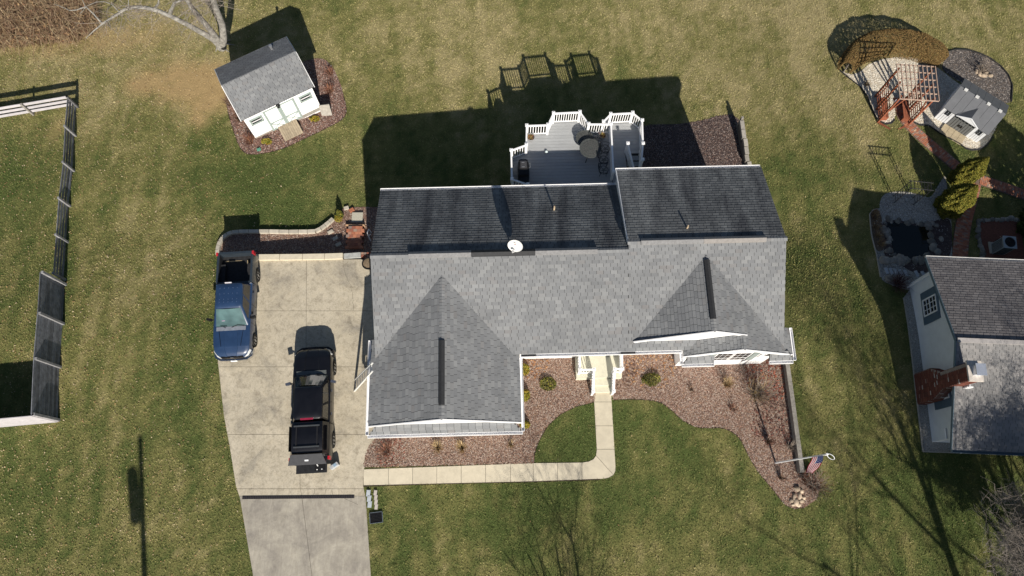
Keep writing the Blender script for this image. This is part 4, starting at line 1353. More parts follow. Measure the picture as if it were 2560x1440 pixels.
def pickup(label, cat, loc, rz, spec):
    """forward is +Y, origin on the ground under the middle of the wheelbase"""
    t = thing(spec['name'], label, cat, loc, rz)
    L0, L1 = spec['rear'], spec['front']
    HW = spec['hw']
    wy = spec['wheels']; wr = spec['wr']
    cab0, cab1 = spec['cab']                # rear and front of the cab at belt height
    belt = spec['belt']; hoodz = spec['hood']; bedz = spec['bedz']
    wtab = [(L0, HW * .94), (L0 + .12, HW * .985), (L0 + .5, HW), (cab1, HW), (L1 - .7, HW * .985), (L1 - .32, HW * .93), (L1 - .12, HW * .80), (L1, HW * .62)]
    ttab = [(L0, bedz), (cab0 - .02, bedz), (cab0 + .02, belt), (cab1 - .1, belt), (cab1 + .25, hoodz + .03), (L1 - .5, hoodz - .05), (L1 - .15, hoodz - .17), (L1, hoodz - .32)]
    def zb(y):
        z = .42
        for w in wy:
            d = abs(y - w)
            if d < wr * 1.22:
                z = max(z, wr + math.sqrt(max(0, (wr * 1.22) ** 2 - d * d)))
        return z
    bed_end = cab0 - .06
    def body(y0, y1, open_top):
        ys = sorted(set([y0, y1] + [y for y in [round(L0 + .09 * i, 3) for i in range(int((L1 - L0) / .09) + 1)] if y0 < y < y1] + [y for w in wy for y in (w - wr * 1.22, w + wr * 1.22) if y0 < y < y1]))
        vs = []; k = 0
        for y in ys:
            w = lerp2(wtab, y); zt = lerp2(ttab, y); b_ = zb(y)
            crown = .045 if not open_top else 0
            half = [(w * .965, b_), (w, max(b_ + .02, .78)), (w * .985, max(b_ + .04, zt - .16)), (w * .955, max(b_ + .05, zt - .035)), (w * .90, zt)]
            if open_top:
                half += [(w * .84, zt), (w * .83, .69)]
            else:
                half += [(w * .72, zt + crown * .6), (w * .36, zt + crown * (1.25 if y > cab1 else 1)), (w * .33, zt + crown * .75 if y > cab1 else zt + crown)]
            row = [(x, y, z) for x, z in half] + [(-x, y, z) for x, z in half[::-1]]
            k = len(row)
            vs += row
        fs = []
        for i in range(len(ys) - 1):
            for j in range(k - 1):
                fs.append((i * k + j, i * k + j + 1, (i + 1) * k + j + 1, (i + 1) * k + j))
        fs.append(tuple(range(k))); fs.append(tuple((len(ys) - 1) * k + j for j in range(k - 1, -1, -1)))
        if open_top:
            fs = fs[:-2]
        return MB().add(vs, fs)
    fix_normals(body(bed_end + .04, L1, False).build('body', spec['paint'], t, smooth=True, ang=32))
    # bed
    if spec['open_bed']:
        fix_normals(body(L0, bed_end, True).build('bed', spec['bedpaint'], t, smooth=True, ang=32))
        w = HW * .83
        b_ = MB()
        b_.box((0, (L0 + bed_end) / 2, .72), (w * 2, bed_end - L0, .03))
        for sg in (-1, 1):
            b_.box((sg * (w + .005), (L0 + bed_end) / 2, (bedz + .7) / 2), (.02, bed_end - L0, bedz - .72))
            for ww in wy[:1]:
                b_.box((sg * (w - .12), ww, .85), (.24, 1.0, .24))
        b_.box((0, bed_end - .02, (bedz + .7) / 2), (w * 2, .04, bedz - .72))
        b_.build('bed_liner', mat('bed_liner', (.022, .022, .024), .7, .4, 8) if 'bed_liner' not in MATS else MATS['bed_liner'], t)
        tg = MB().box((0, L0 + .05, (bedz + .55) / 2), (HW * 1.72, .09, bedz - .55)); tg.box((0, L0 + .05, bedz + .005), (HW * 1.74, .11, .03))
        tg.build('tailgate', spec['bedpaint'], t)
        MB().box((0, bed_end + .0, bedz + .01), (HW * 1.76, .12, .03)).build('bed_rail', spec['bedpaint'], t)
        for sg in (-1, 1):
            MB().box((sg * HW * .90, (L0 + bed_end) / 2, bedz + .012), (.11, bed_end - L0 - .1, .03)).build('bed_rail', spec['bedpaint'], t)
        MB().box((.25, L0 + .35, .745), (.9, .05, .012)).box((-.55, L0 + .8, .78), (.03, .9, .03), rz=.1).build('straps', mat('strap_tan', (.42, .33, .2), .8), t)
    else:
        fix_normals(body(L0, bed_end, False).build('bed', spec['paint'], t, smooth=True, ang=32))
    # cab greenhouse
    rz0 = spec['roofz']
    def ring(y0, y1, w, z, r=.16, n=4):
        pts = []
        for (sx_, sy_, a0) in ((1, 1, 0), (-1, 1, 90), (-1, -1, 180), (1, -1, 270)):
            cx_ = sx_ * (w - r); cy_ = (y1 - r) if sy_ > 0 else (y0 + r)
            for k in range(n + 1):
                a = math.radians(a0 + 90 * k / n)
                pts.append((cx_ + r * math.cos(a), cy_ + r * math.sin(a), z))
        return pts
    g0 = (cab0 + .03, cab1, HW * .90, belt - .02); g1 = spec['roof'] + (spec['roofw'], rz0 - .05)
    g1 = (g1[0], g1[1], g1[2], g1[3])
    rings = [ring(*g0, r=.10), ring(*g1, r=.16), ring(g1[0] + .05, g1[1] - .06, g1[2] - .06, rz0 - .012, r=.16), ring(g1[0] + .3, g1[1] - .3, g1[2] - .3, rz0 + .012, r=.14)]
    n = len(rings[0]); vs = [p for r in rings for p in r]
    fs = [(i * n + k, i * n + (k + 1) % n, (i + 1) * n + (k + 1) % n, (i + 1) * n + k) for i in range(3) for k in range(n)] + [tuple(3 * n + k for k in range(n))]
    MB().add(vs, fs).build('cab', spec['paint'], t, smooth=True, ang=35)
    # glass: quads laid a few millimetres proud of the cab faces
    def face_pt(s, a, b_):
        """side s, a along 0..1, b up 0..1"""
        y0a, y1a, wa, za = g0; y0b, y1b, wb, zb_ = g1
        y0 = y0a + (y0b - y0a) * b_; y1 = y1a + (y1b - y1a) * b_; w = wa + (wb - wa) * b_; z = za + (zb_ - za) * b_
        if s == 'f': return Vector((-w + 2 * w * a, y1, z))
        if s == 'b': return Vector((-w + 2 * w * a, y0, z))
        sg = 1 if s == 'r' else -1
        return Vector((sg * w, y0 + (y1 - y0) * a, z))
    def pane(name, s, a0, a1, b0, b1, m, bow=0.0, off=.008, nn=8, parent=t, skew=0.0):
        nrm = {'f': Vector((0, .75, .6)), 'b': Vector((0, -.9, .3)), 'r': Vector((.95, 0, .3)), 'l': Vector((-.95, 0, .3))}[s].normalized()
        vs = []
        for i in range(nn + 1):
            q = i / nn
            a = a0 + (a1 - a0) * q
            for b_ in (b0, b1):
                aa = a
                if s in 'rl' and b_ == b1: aa = a
                p = face_pt(s, aa, b_) + nrm * (off + bow * (1 - (2 * q - 1) ** 2))
                vs.append(p)
        fs = [(2 * i, 2 * i + 2, 2 * i + 3, 2 * i + 1) for i in range(nn)]
        o = MB().add(vs, fs).build(name, m, parent)
        return fix_normals(o)
    pane('windshield', 'f', .055, .945, .06, .95, spec['glass_f'], bow=.05)
    pane('rear_window', 'b', .10, .90, .25, .90, spec['glass'])
    for s in 'rl':
        for (a0, a1) in spec['side']:
            pane('side_window', s, a0, a1, .14, .90, spec['glass'], nn=1)
    # cowl and wipers
    cm = MB().box((0, cab1 + .10, belt + .045), (HW * 1.52, .20, .03))
    cm.build('cowl', spec.get('cowl', M_black), t)
    for sg in (-1, 1):
        MB().tube([(sg * .15 + .12, cab1 + .06, belt + .07), (sg * .45 + .1, cab1 - .05, belt + .12), (sg * .45 - .25, cab1 - .02, belt + .10)], .012, 4).build('wiper', M_black, t)
    # mirrors
    for sg in (-1, 1):
        mm = MB().box((sg * (HW + .14), cab1 - .42, belt + .10), (.24, .12, .19), rz=sg * -.25)
        o = mm.build('mirror', spec['mirror'], t)
        MB().bar((sg * (HW - .06), cab1 - .40, belt + .04), (sg * (HW + .06), cab1 - .41, belt + .08), .06, .05).build('mirror_arm', M_black, o)
    # wheels
    for w in wy:
        for sg in (-1, 1):
            ti = MB().lathe([(wr * .62, -.115), (wr * .93, -.115), (wr, -.07), (wr, .07), (wr * .93, .115), (wr * .62, .115)], 22).build('wheel', M_tyre, t, smooth=True, ang=40,
                    mat4=Matrix.Translation((sg * (HW - .125), w, wr)) @ Matrix.Rotation(math.pi / 2 * sg, 4, 'Y'))
            rm = MB().lathe([(wr * .63, .06), (wr * .63, .112), (wr * .55, .105), (wr * .50, .07), (.05, .075)], 20)
            for k in range(6):
                a = k * math.pi / 3
                rm.bar((math.cos(a) * .05, math.sin(a) * .05, .09), (math.cos(a) * wr * .56, math.sin(a) * wr * .56, .105), .075, .03, up=(0, 0, 1))
            rm.lathe([(.07, .07), (.07, .12), (.01, .125)], 10)
            rm.build('rim', M_rim, ti)
            MB().lathe([(wr * 1.2, -.16), (wr * 1.2, .04), (wr * 1.1, .04)], 20).build('wheel_arch', M_black, t, mat4=Matrix.Translation((sg * (HW - .20), w, wr)) @ Matrix.Rotation(math.pi / 2 * sg, 4, 'Y'))
    MB().box((0, (L0 + L1) / 2, .46), (HW * 1.7, (L1 - L0) - .7, .22)).build('chassis', M_black, t)
    # front end
    for sg in (-1, 1):
        hl = MB()
        a_ = [Vector((sg * HW * .60, L1 - .01, hoodz - .42)), Vector((sg * HW * .80, L1 - .10, hoodz - .40)), Vector((sg * HW * .955, L1 - .34, hoodz - .34)),
              Vector((sg * HW * .925, L1 - .36, hoodz - .165)), Vector((sg * HW * .76, L1 - .17, hoodz - .235)), Vector((sg * HW * .58, L1 - .07, hoodz - .285))]
        o_ = Vector((sg * .012, .02, .016))
        hl.add([p + o_ for p in a_] + [p - o_ * 2 for p in a_], [(0, 1, 4, 5), (1, 2, 3, 4), (0, 6, 7, 1), (1, 7, 8, 2), (2, 8, 9, 3), (3, 9, 10, 4), (4, 10, 11, 5), (5, 11, 6, 0)])
        fix_normals(hl.build('headlight', M_lamp, t))
        MB().box((sg * HW * .955, L0 + .10, (bedz + .95) / 2 + .05), (.10, .16, .34)).build('tail_light', M_red, t)
    MB().box((0, L1 - .02, hoodz - .34), (HW * 1.12, .07, .20)).box((0, L1 + .02, hoodz - .30), (HW * 1.1, .03, .025)).build('grille', M_black, t)
    fb = MB()
    pts = [(-HW * .97, L1 - .42), (-HW * .93, L1 - .10), (-HW * .68, L1 + .07), (0, L1 + .10), (HW * .68, L1 + .07), (HW * .93, L1 - .10), (HW * .97, L1 - .42)]
    for a_, b_ in zip(pts, pts[1:]):
        fb.bar((*a_, .58), (*b_, .58), .10, .22)
    fb.build('front_bumper', spec['bumper'], t)
    MB().box((0, L0 - .06, .58), (HW * 1.8, .16, .16)).build('rear_bumper', spec['bumper'], t)
    MB().box((0, L1 + .15, .57), (.32, .015, .16)).build('number_plate', M_white, t)
    for sg in (-1, 1):
        for y_ in spec['handles']:
            MB().box((sg * (HW + .012), y_, belt - .15), (.03, .14, .035)).build('door_handle', spec['mirror'], t)
        for y_ in spec['seams']:
            MB().box((sg * (HW * .993), y_, .80), (.012, .012, .62)).build('door_seam', M_black, t)
    return t

blue = paint('blue_paint', (.015, .038, .095), .36, coat=.5)
blueg = paint('blue_grey_paint', (.024, .034, .046), .4, coat=.4)
pf, pr = P(581, 884, .9), P(590, 640, 1.15)
d = pf - pr; d.z = 0
yawb = math.atan2(-d.x, d.y)
mid = (pf + pr) / 2
T1 = pickup('dark blue pickup truck with an open bed, parked at the lawn edge', 'pickup truck', (mid.x, mid.y, .03), yawb,
    dict(name='pickup_truck', rear=-2.82, front=2.80, hw=.985, wheels=(-1.72, 1.86), wr=.37, cab=(-1.02, 1.28), belt=1.18, hood=1.14, bedz=1.22, roof=(-.86, .42), roofw=.68, roofz=1.86,
         open_bed=True, paint=blue, bedpaint=blueg, glass=carglass('tinted_glass', (.012, .013, .014)), glass_f=carglass('windshield_green', (.085, .15, .15)), mirror=M_black, bumper=M_chrome,
         side=((.06, .44), (.50, .90)), handles=(-.6, .55), seams=(-.95, .12, 1.1), cowl=mat('cowl_grey', (.20, .22, .26), .6)))
# roof ribs, high brake lamp, hood lines, sticker
mb = MB()
for y_ in (-.60, -.30, .0, .15):
    for k in range(5):
        mb.box((-.44 + .22 * k, y_, 1.876), (.02, .05, .008))
mb.build('roof_studs', mat('stud_blue', (.10, .14, .25), .4), T1)
MB().box((.06, -.90, 1.80), (.34, .04, .10)).build('brake_light', mat('white_lens', (.75, .72, .75), .4), T1)
for sg in (-1, 1):
    MB().bar((sg * .62, 1.46, 1.232), (sg * .50, 2.30, 1.165), .02, .012).build('hood_crease', mat('blue_line', (.005, .008, .02), .5) if 'blue_line' not in MATS else MATS['blue_line'], T1)
MB().lathe([(.10, 0), (.10, .02), (.02, .03)], 14, sy=.45).build('badge', M_chrome, T1, mat4=Matrix.Translation((0, 2.83, .90)) @ Matrix.Rotation(-math.pi / 2, 4, 'X'))
MB().box((.34, .98, 1.42), (.16, .02, .10), rot=Matrix.Rotation(-.9, 3, 'X')).build('sticker', mat('sticker_pink', (.62, .45, .62), .5), T1)
for sx_ in (-.42, .40):
    MB().box((sx_, .55, 1.10), (.52, .30, .55)).build('seat', mat('seat_grey', (.10, .12, .12), .9) if 'seat_grey' not in MATS else MATS['seat_grey'], T1)

black = paint('black_paint', (.004, .004, .006), .34, coat=.35)
pf, pr = P(786, 872, .85), P(776, 1156, 1.1)
d = pf - pr; d.z = 0
yawk = math.atan2(-d.x, d.y)
mid = (pf + pr) / 2
T2 = pickup('black pickup truck with a black bed canopy, tailgate down and hatch raised', 'pickup truck', (mid.x, mid.y, .03), yawk,
    dict(name='pickup_truck', rear=-2.80, front=2.85, hw=.985, wheels=(-1.78, 1.90), wr=.40, cab=(-.98, 1.42), belt=1.24, hood=1.20, bedz=1.26, roof=(-.86, .72), roofw=.70, roofz=1.90,
         open_bed=False, paint=black, bedpaint=black, glass=carglass('black_glass', (.008, .009, .010)), glass_f=carglass('windshield_dark', (.015, .045, .07)), mirror=mat('mirror_black', (.06, .07, .10), .25, coat=.5), bumper=mat('bumper_black', (.02, .02, .022), .4),
         side=((.05, .38), (.44, .90)), handles=(-.55, .62), seams=(-.95, .05, 1.2), cowl=mat('cowl_black', (.10, .11, .11), .35, coat=.5)))
MB().box((-.02, -.84, 1.86), (.62, .12, .05)).build('brake_light', mat('brake_red', (.26, .02, .05), .3), T2)
# canopy shell with roof bars
mb = MB()
rows_ = [(-2.50, .90, 1.26, 0), (-2.50, .90, 1.26, 0)]
def shell(y0, y1, w0, w1, z0, z1):
    vs = []
    for y, f in ((y0, 0), (y0 + .12, .8), (y0 + .35, 1), (y1 - .05, 1), (y1, .95)):
        vs += [(-w0, y, z0), (-(w0 + (w1 - w0) * .75), y, z0 + (z1 - z0) * .72 * f), (-w1, y, z0 + (z1 - z0) * .96 * f), (-w1 * .7, y, z0 + (z1 - z0) * f + .0),
               (w1 * .7, y, z0 + (z1 - z0) * f), (w1, y, z0 + (z1 - z0) * .96 * f), (w0 + (w1 - w0) * .75, y, z0 + (z1 - z0) * .72 * f), (w0, y, z0)]
    fs = [(i * 8 + k, i * 8 + k + 1, i * 8 + 9 + k, i * 8 + 8 + k) for i in range(4) for k in range(7)] + [tuple(range(8)), tuple(32 + k for k in range(7, -1, -1))]
    return MB().add(vs, fs)
can = fix_normals(shell(-2.62, -1.0, .93, .74, 1.27, 1.86).build('bed_canopy', black, T2, smooth=True, ang=35))
for sg in (-1, 1):
    MB().box((sg * .885, -1.75, 1.52), (.012, 1.2, .26), rot=Matrix.Rotation(sg * .26, 3, 'Y')).build('canopy_window', MATS['black_glass'], can)
    MB().bar((sg * .50, -2.35, 1.885), (sg * .50, -1.12, 1.885), .05, .03).build('roof_rail', MATS['bumper_black'], can)
for y_ in (-1.20, -2.20):
    MB().bar((-.62, y_, 1.92), (.62, y_, 1.92), .07, .035).build('roof_bar', mat('bar_grey', (.06, .065, .07), .3, coat=.4) if 'bar_grey' not in MATS else MATS['bar_grey'], can)
hatch = MB().add([(-.76, -2.55, 1.90), (.76, -2.55, 1.90), (.92, -3.02, 1.66), (-.92, -3.02, 1.66), (-.76, -2.55, 1.87), (.76, -2.55, 1.87), (.92, -3.02, 1.63), (-.92, -3.02, 1.63)],
                 [(0, 1, 2, 3), (7, 6, 5, 4), (0, 4, 5, 1), (1, 5, 6, 2), (2, 6, 7, 3), (3, 7, 4, 0)]).build('rear_hatch', mat('hatch_grey', (.045, .045, .048), .3, coat=.6), T2)
fix_normals(hatch)
MB().box((0, -2.82, 1.785), (.18, .08, .03), rot=Matrix.Rotation(.47, 3, 'X')).build('hatch_handle', M_steel, hatch)
tg = MB().box((0, -3.08, .80), (1.50, .56, .06))
for k in range(9):
    tg.box((-.64 + .16 * k, -3.08, .838), (.05, .48, .014))
tg.build('tailgate', mat('tailgate_black', (.02, .021, .024), .5, .3), T2)
o = thing('tool_case', 'small open black case with white items on the lowered tailgate', 'case', (0, 0, 0), 0)
M2 = T2.matrix_basis @ Matrix.Translation((.42, -3.10, .84))
o.matrix_basis = M2
MB().box((0, 0, .03), (.50, .34, .05)).build('case_shell', M_black, o)
mb = MB()
for (x, y, sx, sy, rz_) in ((-.12, .10, .05, .11, .5), (-.13, -.11, .06, .035, 0), (.10, -.10, .06, .035, 0)):
    mb.box((x, y, .062), (sx, sy, .02), rz=rz_)
mb.build('contents', M_white, o)
M3 = T2.matrix_basis @ Matrix.Translation((.98, -3.02, 0))
o = thing('box', 'flat pale carton standing on the concrete behind the black truck', 'box', M3.translation, yawk + .55)
MB().box((0, 0, .20), (.42, .17, .36)).build('carton', mat('carton_white', (.42, .44, .46), .6, .25, 9), o)
MB().box((.05, 0, .385), (.16, .15, .012)).build('label', mat('carton_label', (.25, .35, .45), .6), o)

# ladder on the garage eave
g0 = P(887, 979, .03); g0b = P(893, 955, .03)
top0 = Hm @ Vector((-6.98, -5.05, 3.05)); top1 = Hm @ Vector((-6.98, -4.62, 3.05))
lad = thing('ladder', 'aluminium extension ladder leaning on the garage gutter', 'ladder', (g0 + g0b) / 2)
fa, fb_ = P(886, 978, .03), P(888, 950, .03)
ext = .75
ta = fa + (top0 - fa) * (1 + ext / (top0 - fa).length); tb = fb_ + (top1 - fb_) * (1 + ext / (top1 - fb_).length)
for a_, b_ in ((fa, ta), (fb_, tb)):
    MB().bar(a_, b_, .045, .09).build('stile', M_alu, lad, world=True)
for k in range(10):
    q = (k + .6) / 10
    MB().bar(fa.lerp(ta, q), fb_.lerp(tb, q), .03, .03).build('rung', M_alu, lad, world=True)
# ================================================================== FENCES
def fence(name, label, cat, posts, h, boards, bw, m, pw=.11, side=1, bt=.03, post_m=None, extra=.06):
    t = thing(name, label, cat, posts[0])
    for p in posts:
        MB().box((p.x, p.y, p.z + (h + extra) / 2 - .1), (pw, pw, h + extra + .2), rz=.1).build('post', post_m or m, t, world=True)
    for a, b in zip(posts, posts[1:]):
        d = (b - a); d.z = 0; d.normalize(); nrm = Vector((-d.y, d.x, 0)) * (pw / 2 + bt / 2 + .002) * side
        for z in boards:
            j = Vector((0, 0, random.uniform(-.008, .008)))
            MB().bar(a + nrm + Vector((0, 0, z)) + j, b + nrm + Vector((0, 0, z)) + j * -1, bt, bw).build('board', m, t, world=True)
    return t
M_paleboard = mat('pale_boards', (.46, .44, .46), .8, .14, 5, per_piece=.08)
M_slate = mat('slate_boards', (.165, .172, .195), .7, .35, 4, bump=.2, bscale=12, per_piece=.34)
fence('rail_fence', 'pale weathered three board fence running along the far end of the left yard', 'fence',
      [G(195, 268), G(84, 287), G(-28, 306), G(-140, 326)], 1.14, (.28, .64, 1.01), .21, M_paleboard, side=-1, post_m=M_oldwood)
fence('rail_fence', 'dark low board fence beside the left lawn, between the tall panel fence and the corner', 'fence',
      [G(195, 268), G(190, 340), G(186, 428), G(176, 516), G(170, 606), G(164, 700)], 1.14, (.18, .43, .68, .93), .16, M_slate, side=-1, post_m=M_greywood)
fence('panel_fence', 'tall dark solid board fence at the left edge of the lawn', 'fence',
      [G(165, 712), G(160, 810), G(152, 918), G(148, 1050)], 2.12, [.10 + .182 * k for k in range(12)], .160, M_slate, side=-1, pw=.12, extra=.03, post_m=M_greywood)
fence('panel_fence', 'sunlit pale solid board fence leaving the frame at the lower left', 'fence',
      [G(146, 1051), G(0, 1064), G(-150, 1078)], 2.12, [.10 + .182 * k for k in range(12)], .178, M_paleboard, side=1, pw=.12, extra=.03)

# ================================================================== BIG SHED
a, b = G(640, 347), G(806, 278)
ys = math.atan2(b.y - a.y, b.x - a.x)
shed = thing('shed', 'white garden shed with grey shingled roof and barn style double door', 'shed', (a.x, a.y, a.z), ys)
SW, SD, SE, SR = (b - a).length, 3.5, 2.42, 3.28
vs = []
for x in (0, SW):
    vs += [(x, 0, -.3), (x, SD, -.3), (x, SD, SE), (x, SD / 2, SR - .1), (x, 0, SE)]
fix_normals(MB().add(vs, [(0, 1, 2, 3, 4), (9, 8, 7, 6, 5), (0, 4, 9, 5), (1, 6, 7, 2), (0, 5, 6, 1)]).build('wall', M_trim, shed))
q = (SR - SE) / (SD / 2); l_ = math.sqrt(1 + q * q)
run = SD / 2 + .17
roof_slope(shed, (-.12, -.17, SE - .17 * q + .05), (1, 0, 0), (0, 1 / l_, q / l_), rect(SW + .24, run * l_), M_sh, 180, expo=.15, tab=.30)
roof_slope(shed, (SW + .12, SD + .17, SE - .17 * q + .05), (-1, 0, 0), (0, -1 / l_, q / l_), rect(SW + .24, run * l_), M_sh, 110, expo=.15, tab=.30)
for (x, y0, y1) in ((-.14, -.17, SD / 2), (-.14, SD + .17, SD / 2), (SW + .14, -.17, SD / 2), (SW + .14, SD + .17, SD / 2)):
    MB().bar((x, y0, SE - .17 * q - .02), (x, y1, SR - .06), .03, .12).build('rake_board', M_trim, shed)
M_sage = mat('sage_trim', (.30, .36, .34), .6, .08)
dx0, dx1, dh = 1.10, 3.02, 2.05
for k in range(2):
    xa = dx0 + k * (dx1 - dx0) / 2; xb = xa + (dx1 - dx0) / 2
    dd = MB().box(((xa + xb) / 2, -.02, dh / 2 + .05), (xb - xa - .02, .04, dh)).build('door', M_trim, shed)
    tr = MB()
    for xx in (xa + .06, xb - .06):
        tr.box((xx, -.05, dh / 2 + .05), (.11, .03, dh))
    for zz in (.11, .78, dh):
        tr.box(((xa + xb) / 2, -.052, zz), (xb - xa - .24, .03, .09))
    tr.bar((xa + .1, -.056, .13), (xb - .1, -.056, .76), .02, .07, up=(0, 1, 0)); tr.bar((xa + .1, -.059, .76), (xb - .1, -.059, .13), .02, .07, up=(0, 1, 0))
    tr.build('door_trim', M_sage, dd)
for xc in (.60, 3.66):
    wf = MB()
    for (x, z, sx, sz) in ((xc - .33, 1.62, .09, .52), (xc + .33, 1.62, .09, .52), (xc, 1.38, .75, .09), (xc, 1.86, .75, .09)):
        wf.box((x, -.03, z), (sx, .06, sz))
    w_ = wf.build('window', M_sage, shed)
    MB().box((xc, -.008, 1.62), (.58, .02, .42)).build('pane', M_glass, w_)
    MB().box((xc, -.02, 1.60), (.58, .03, .05)).build('sash_bar', M_trim, w_)
MB().box((2.06, -.16, 2.16), (.15, .15, .20)).tube([(2.06, -.02, 2.28), (2.06, -.16, 2.30)], .02, 6).lathe([(.11, 2.26), (.02, 2.34)], 8, (2.06, -.16, 0)).build('lantern', M_black, shed)
for k in range(9):
    x = 1.50 + k * .13
    MB().bar((x, -.06, .16), (x, -1.02, .02), .12, .04).build('ramp_plank', mat('ramp_wood', (.34, .28, .20), .85, .2, 6, per_piece=.14) if 'ramp_wood' not in MATS else MATS['ramp_wood'], shed)
MB().lathe([(.09, 2.3), (.07, 2.95), (.10, 2.96), (.10, 3.02), (.02, 3.04)], 10, (3.28, 3.05, 0)).build('roof_vent', M_steel, shed)
MB().box((SW / 2, SD / 2, -.02), (SW + .02, SD + .02, .3)).build('sill', M_oldwood, shed)
p = G(822, 284)
o = thing('board', 'grey board leaning on the right end of the white shed', 'board', (p.x, p.y, p.z), ys + 1.2)
MB().box((0, .1, .4), (.05, .62, .82), rot=Matrix.Rotation(.35, 3, 'Y')).build('panel', M_oldwood, o)
p = G(648, 375)
tag(MB().box((p.x, p.y, p.z + .06), (.22, .16, .10), rz=.4).box((p.x, p.y, p.z + .12), (.1, .08, .03), rz=.4).build('valve_box', mat('valve_green', (.10, .28, .20), .5)), 'small green lid in the mulch at the front of the shed', 'valve box')

# ================================================================== PLAYHOUSE SHED
a, b = G(2335, 295), G(2441, 357)
yp = math.atan2(b.y - a.y, b.x - a.x)
PW = (b - a).length
play = thing('shed', 'small pale resin shed with grey roof, dormer and dark double door', 'shed', (a.x, a.y, gzf(a.x, a.y)), yp)
Pi = play.matrix_basis.inverted()
el = Pi @ P(2370, 261, play.location.z + 1.30); er = Pi @ P(2480, 324, play.location.z + 1.30)
bl_ = Pi @ P(2411, 194, play.location.z + 1.30)
PD = bl_.y - .10
PE, PR = 1.30, 1.30 + .62
M_resin = mat('resin_wall', (.72, .74, .77), .5, .05, 4)
M_resroof = mat('resin_roof', (.125, .13, .142), .6, .10, 3)
M_resdoor = mat('resin_door', (.145, .15, .15), .5, .08, 3)
vs = []
for x in (0, PW):
    vs += [(x, 0, -.2), (x, PD, -.2), (x, PD, PE), (x, PD / 2, PR - .06), (x, 0, PE)]
fix_normals(MB().add(vs, [(0, 1, 2, 3, 4), (9, 8, 7, 6, 5), (0, 4, 9, 5), (1, 6, 7, 2), (0, 5, 6, 1)]).build('wall', M_resin, play))
q = (PR - PE) / (PD / 2); l_ = math.sqrt(1 + q * q)
for sg in (0, 1):
    y0 = -.10 if sg == 0 else PD + .10
    z0 = PE - .10 * q + .03
    nb_ = 6
    wd_ = (PW + .16) / nb_
    for k in range(nb_):
        x = -.08 + k * wd_
        MB().add([(x, y0, z0), (x + wd_ - .012, y0, z0), (x + wd_ - .012, PD / 2, PR + .03), (x, PD / 2, PR + .03), (x, y0, z0 - .05), (x + wd_ - .012, y0, z0 - .05), (x + wd_ - .012, PD / 2, PR - .02), (x, PD / 2, PR - .02)],
                 [(0, 1, 2, 3), (7, 6, 5, 4), (0, 4, 5, 1), (1, 5, 6, 2), (2, 6, 7, 3), (3, 7, 4, 0)] if sg == 0 else [(3, 2, 1, 0), (4, 5, 6, 7), (1, 5, 4, 0), (2, 6, 5, 1), (3, 7, 6, 2), (0, 4, 7, 3)]).build('roof_panel', M_resroof, play)
for k in range(4):
    MB().box((PW * (.10 + .265 * k), PD / 2 - .03, PR + .03), (.20, .17, .05)).build('skylight', mat('skylight_white', (.62, .62, .60), .3) if 'skylight_white' not in MATS else MATS['skylight_white'], play)
# dormer
dw = PW * .25; xm = PW * .53
ax, az_ = xm, PE + .42
vs = [(xm - dw, -.14, PE + .02), (xm + dw, -.14, PE + .02), (xm, -.14, az_), (xm - dw, .02, PE + .05), (xm + dw, .02, PE + .05), (xm, PD * .36, az_ + .0)]
o = MB().add(vs, [(0, 1, 2), (0, 2, 5, 3), (1, 4, 5, 2)]).build('dormer_roof', M_resroof, play); fix_normals(o)
fr = MB().bar((xm - dw, -.155, PE), (xm, -.155, az_ - .02), .03, .07).bar((xm + dw, -.155, PE), (xm, -.155, az_ - .02), .03, .07)
fr.add([(xm - dw, -.147, PE), (xm + dw, -.147, PE), (xm, -.147, az_)], [(0, 1, 2)])
fr.build('dormer_trim', M_resin, play)
for k in range(2):
    xa = PW * .28 + k * PW * .235; w_ = PW * .225
    dd = MB().box((xa + w_ / 2, -.02, .68), (w_, .05, 1.28)).build('door', M_resdoor, play)
    g_ = MB()
    for i in range(3):
        g_.box((xa + w_ * (i + .5) / 3, -.05, 1.13), (w_ * .24, .02, .17))
    g_.build('pane', M_glass, dd)
    r_ = MB()
    for i in range(1, 4):
        r_.box((xa + w_ * i / 4, -.046, .52), (.022, .012, .9))
    r_.build('groove', M_black, dd)
    MB().box((xa + (w_ - .06 if k == 0 else .06), -.07, .62), (.06, .06, .18)).build('handle', M_black, dd)
for xc in (PW * .13, PW * .87):
    wn_ = MB()
    for i in range(2):
        for j_ in range(3):
            wn_.box((xc - .08 + .16 * i, -.012, .80 + .14 * j_), (.12, .03, .11))
    wn_.build('window', M_glass, play)
for x0, x1 in ((.02, PW * .26), (PW * .76, PW - .02)):
    s_ = MB()
    for i in range(1, 5):
        s_.box((x0 + (x1 - x0) * i / 5, -.004, .66), (.014, .012, 1.25))
    s_.build('wall_groove', mat('groove_grey', (.3, .31, .33), .6) if 'groove_grey' not in MATS else MATS['groove_grey'], play)
pad = thing('stone_pad', 'tan stone slabs laid before the dark door of the small shed', 'paving', (Pi.inverted() @ Vector((PW * .5, -.42, 0))), yp)
pad.location.z = gzf(pad.location.x, pad.location.y) + .03
M_tanstone = mat('tan_stone', (.42, .35, .24), .85, .15, 5, per_piece=.1)
for i in range(4):
    for j_ in range(2):
        MB().box((-.54 + .36 * i, -.17 + .36 * j_, .03), (.345, .345, .06)).build('slab', M_tanstone, pad)

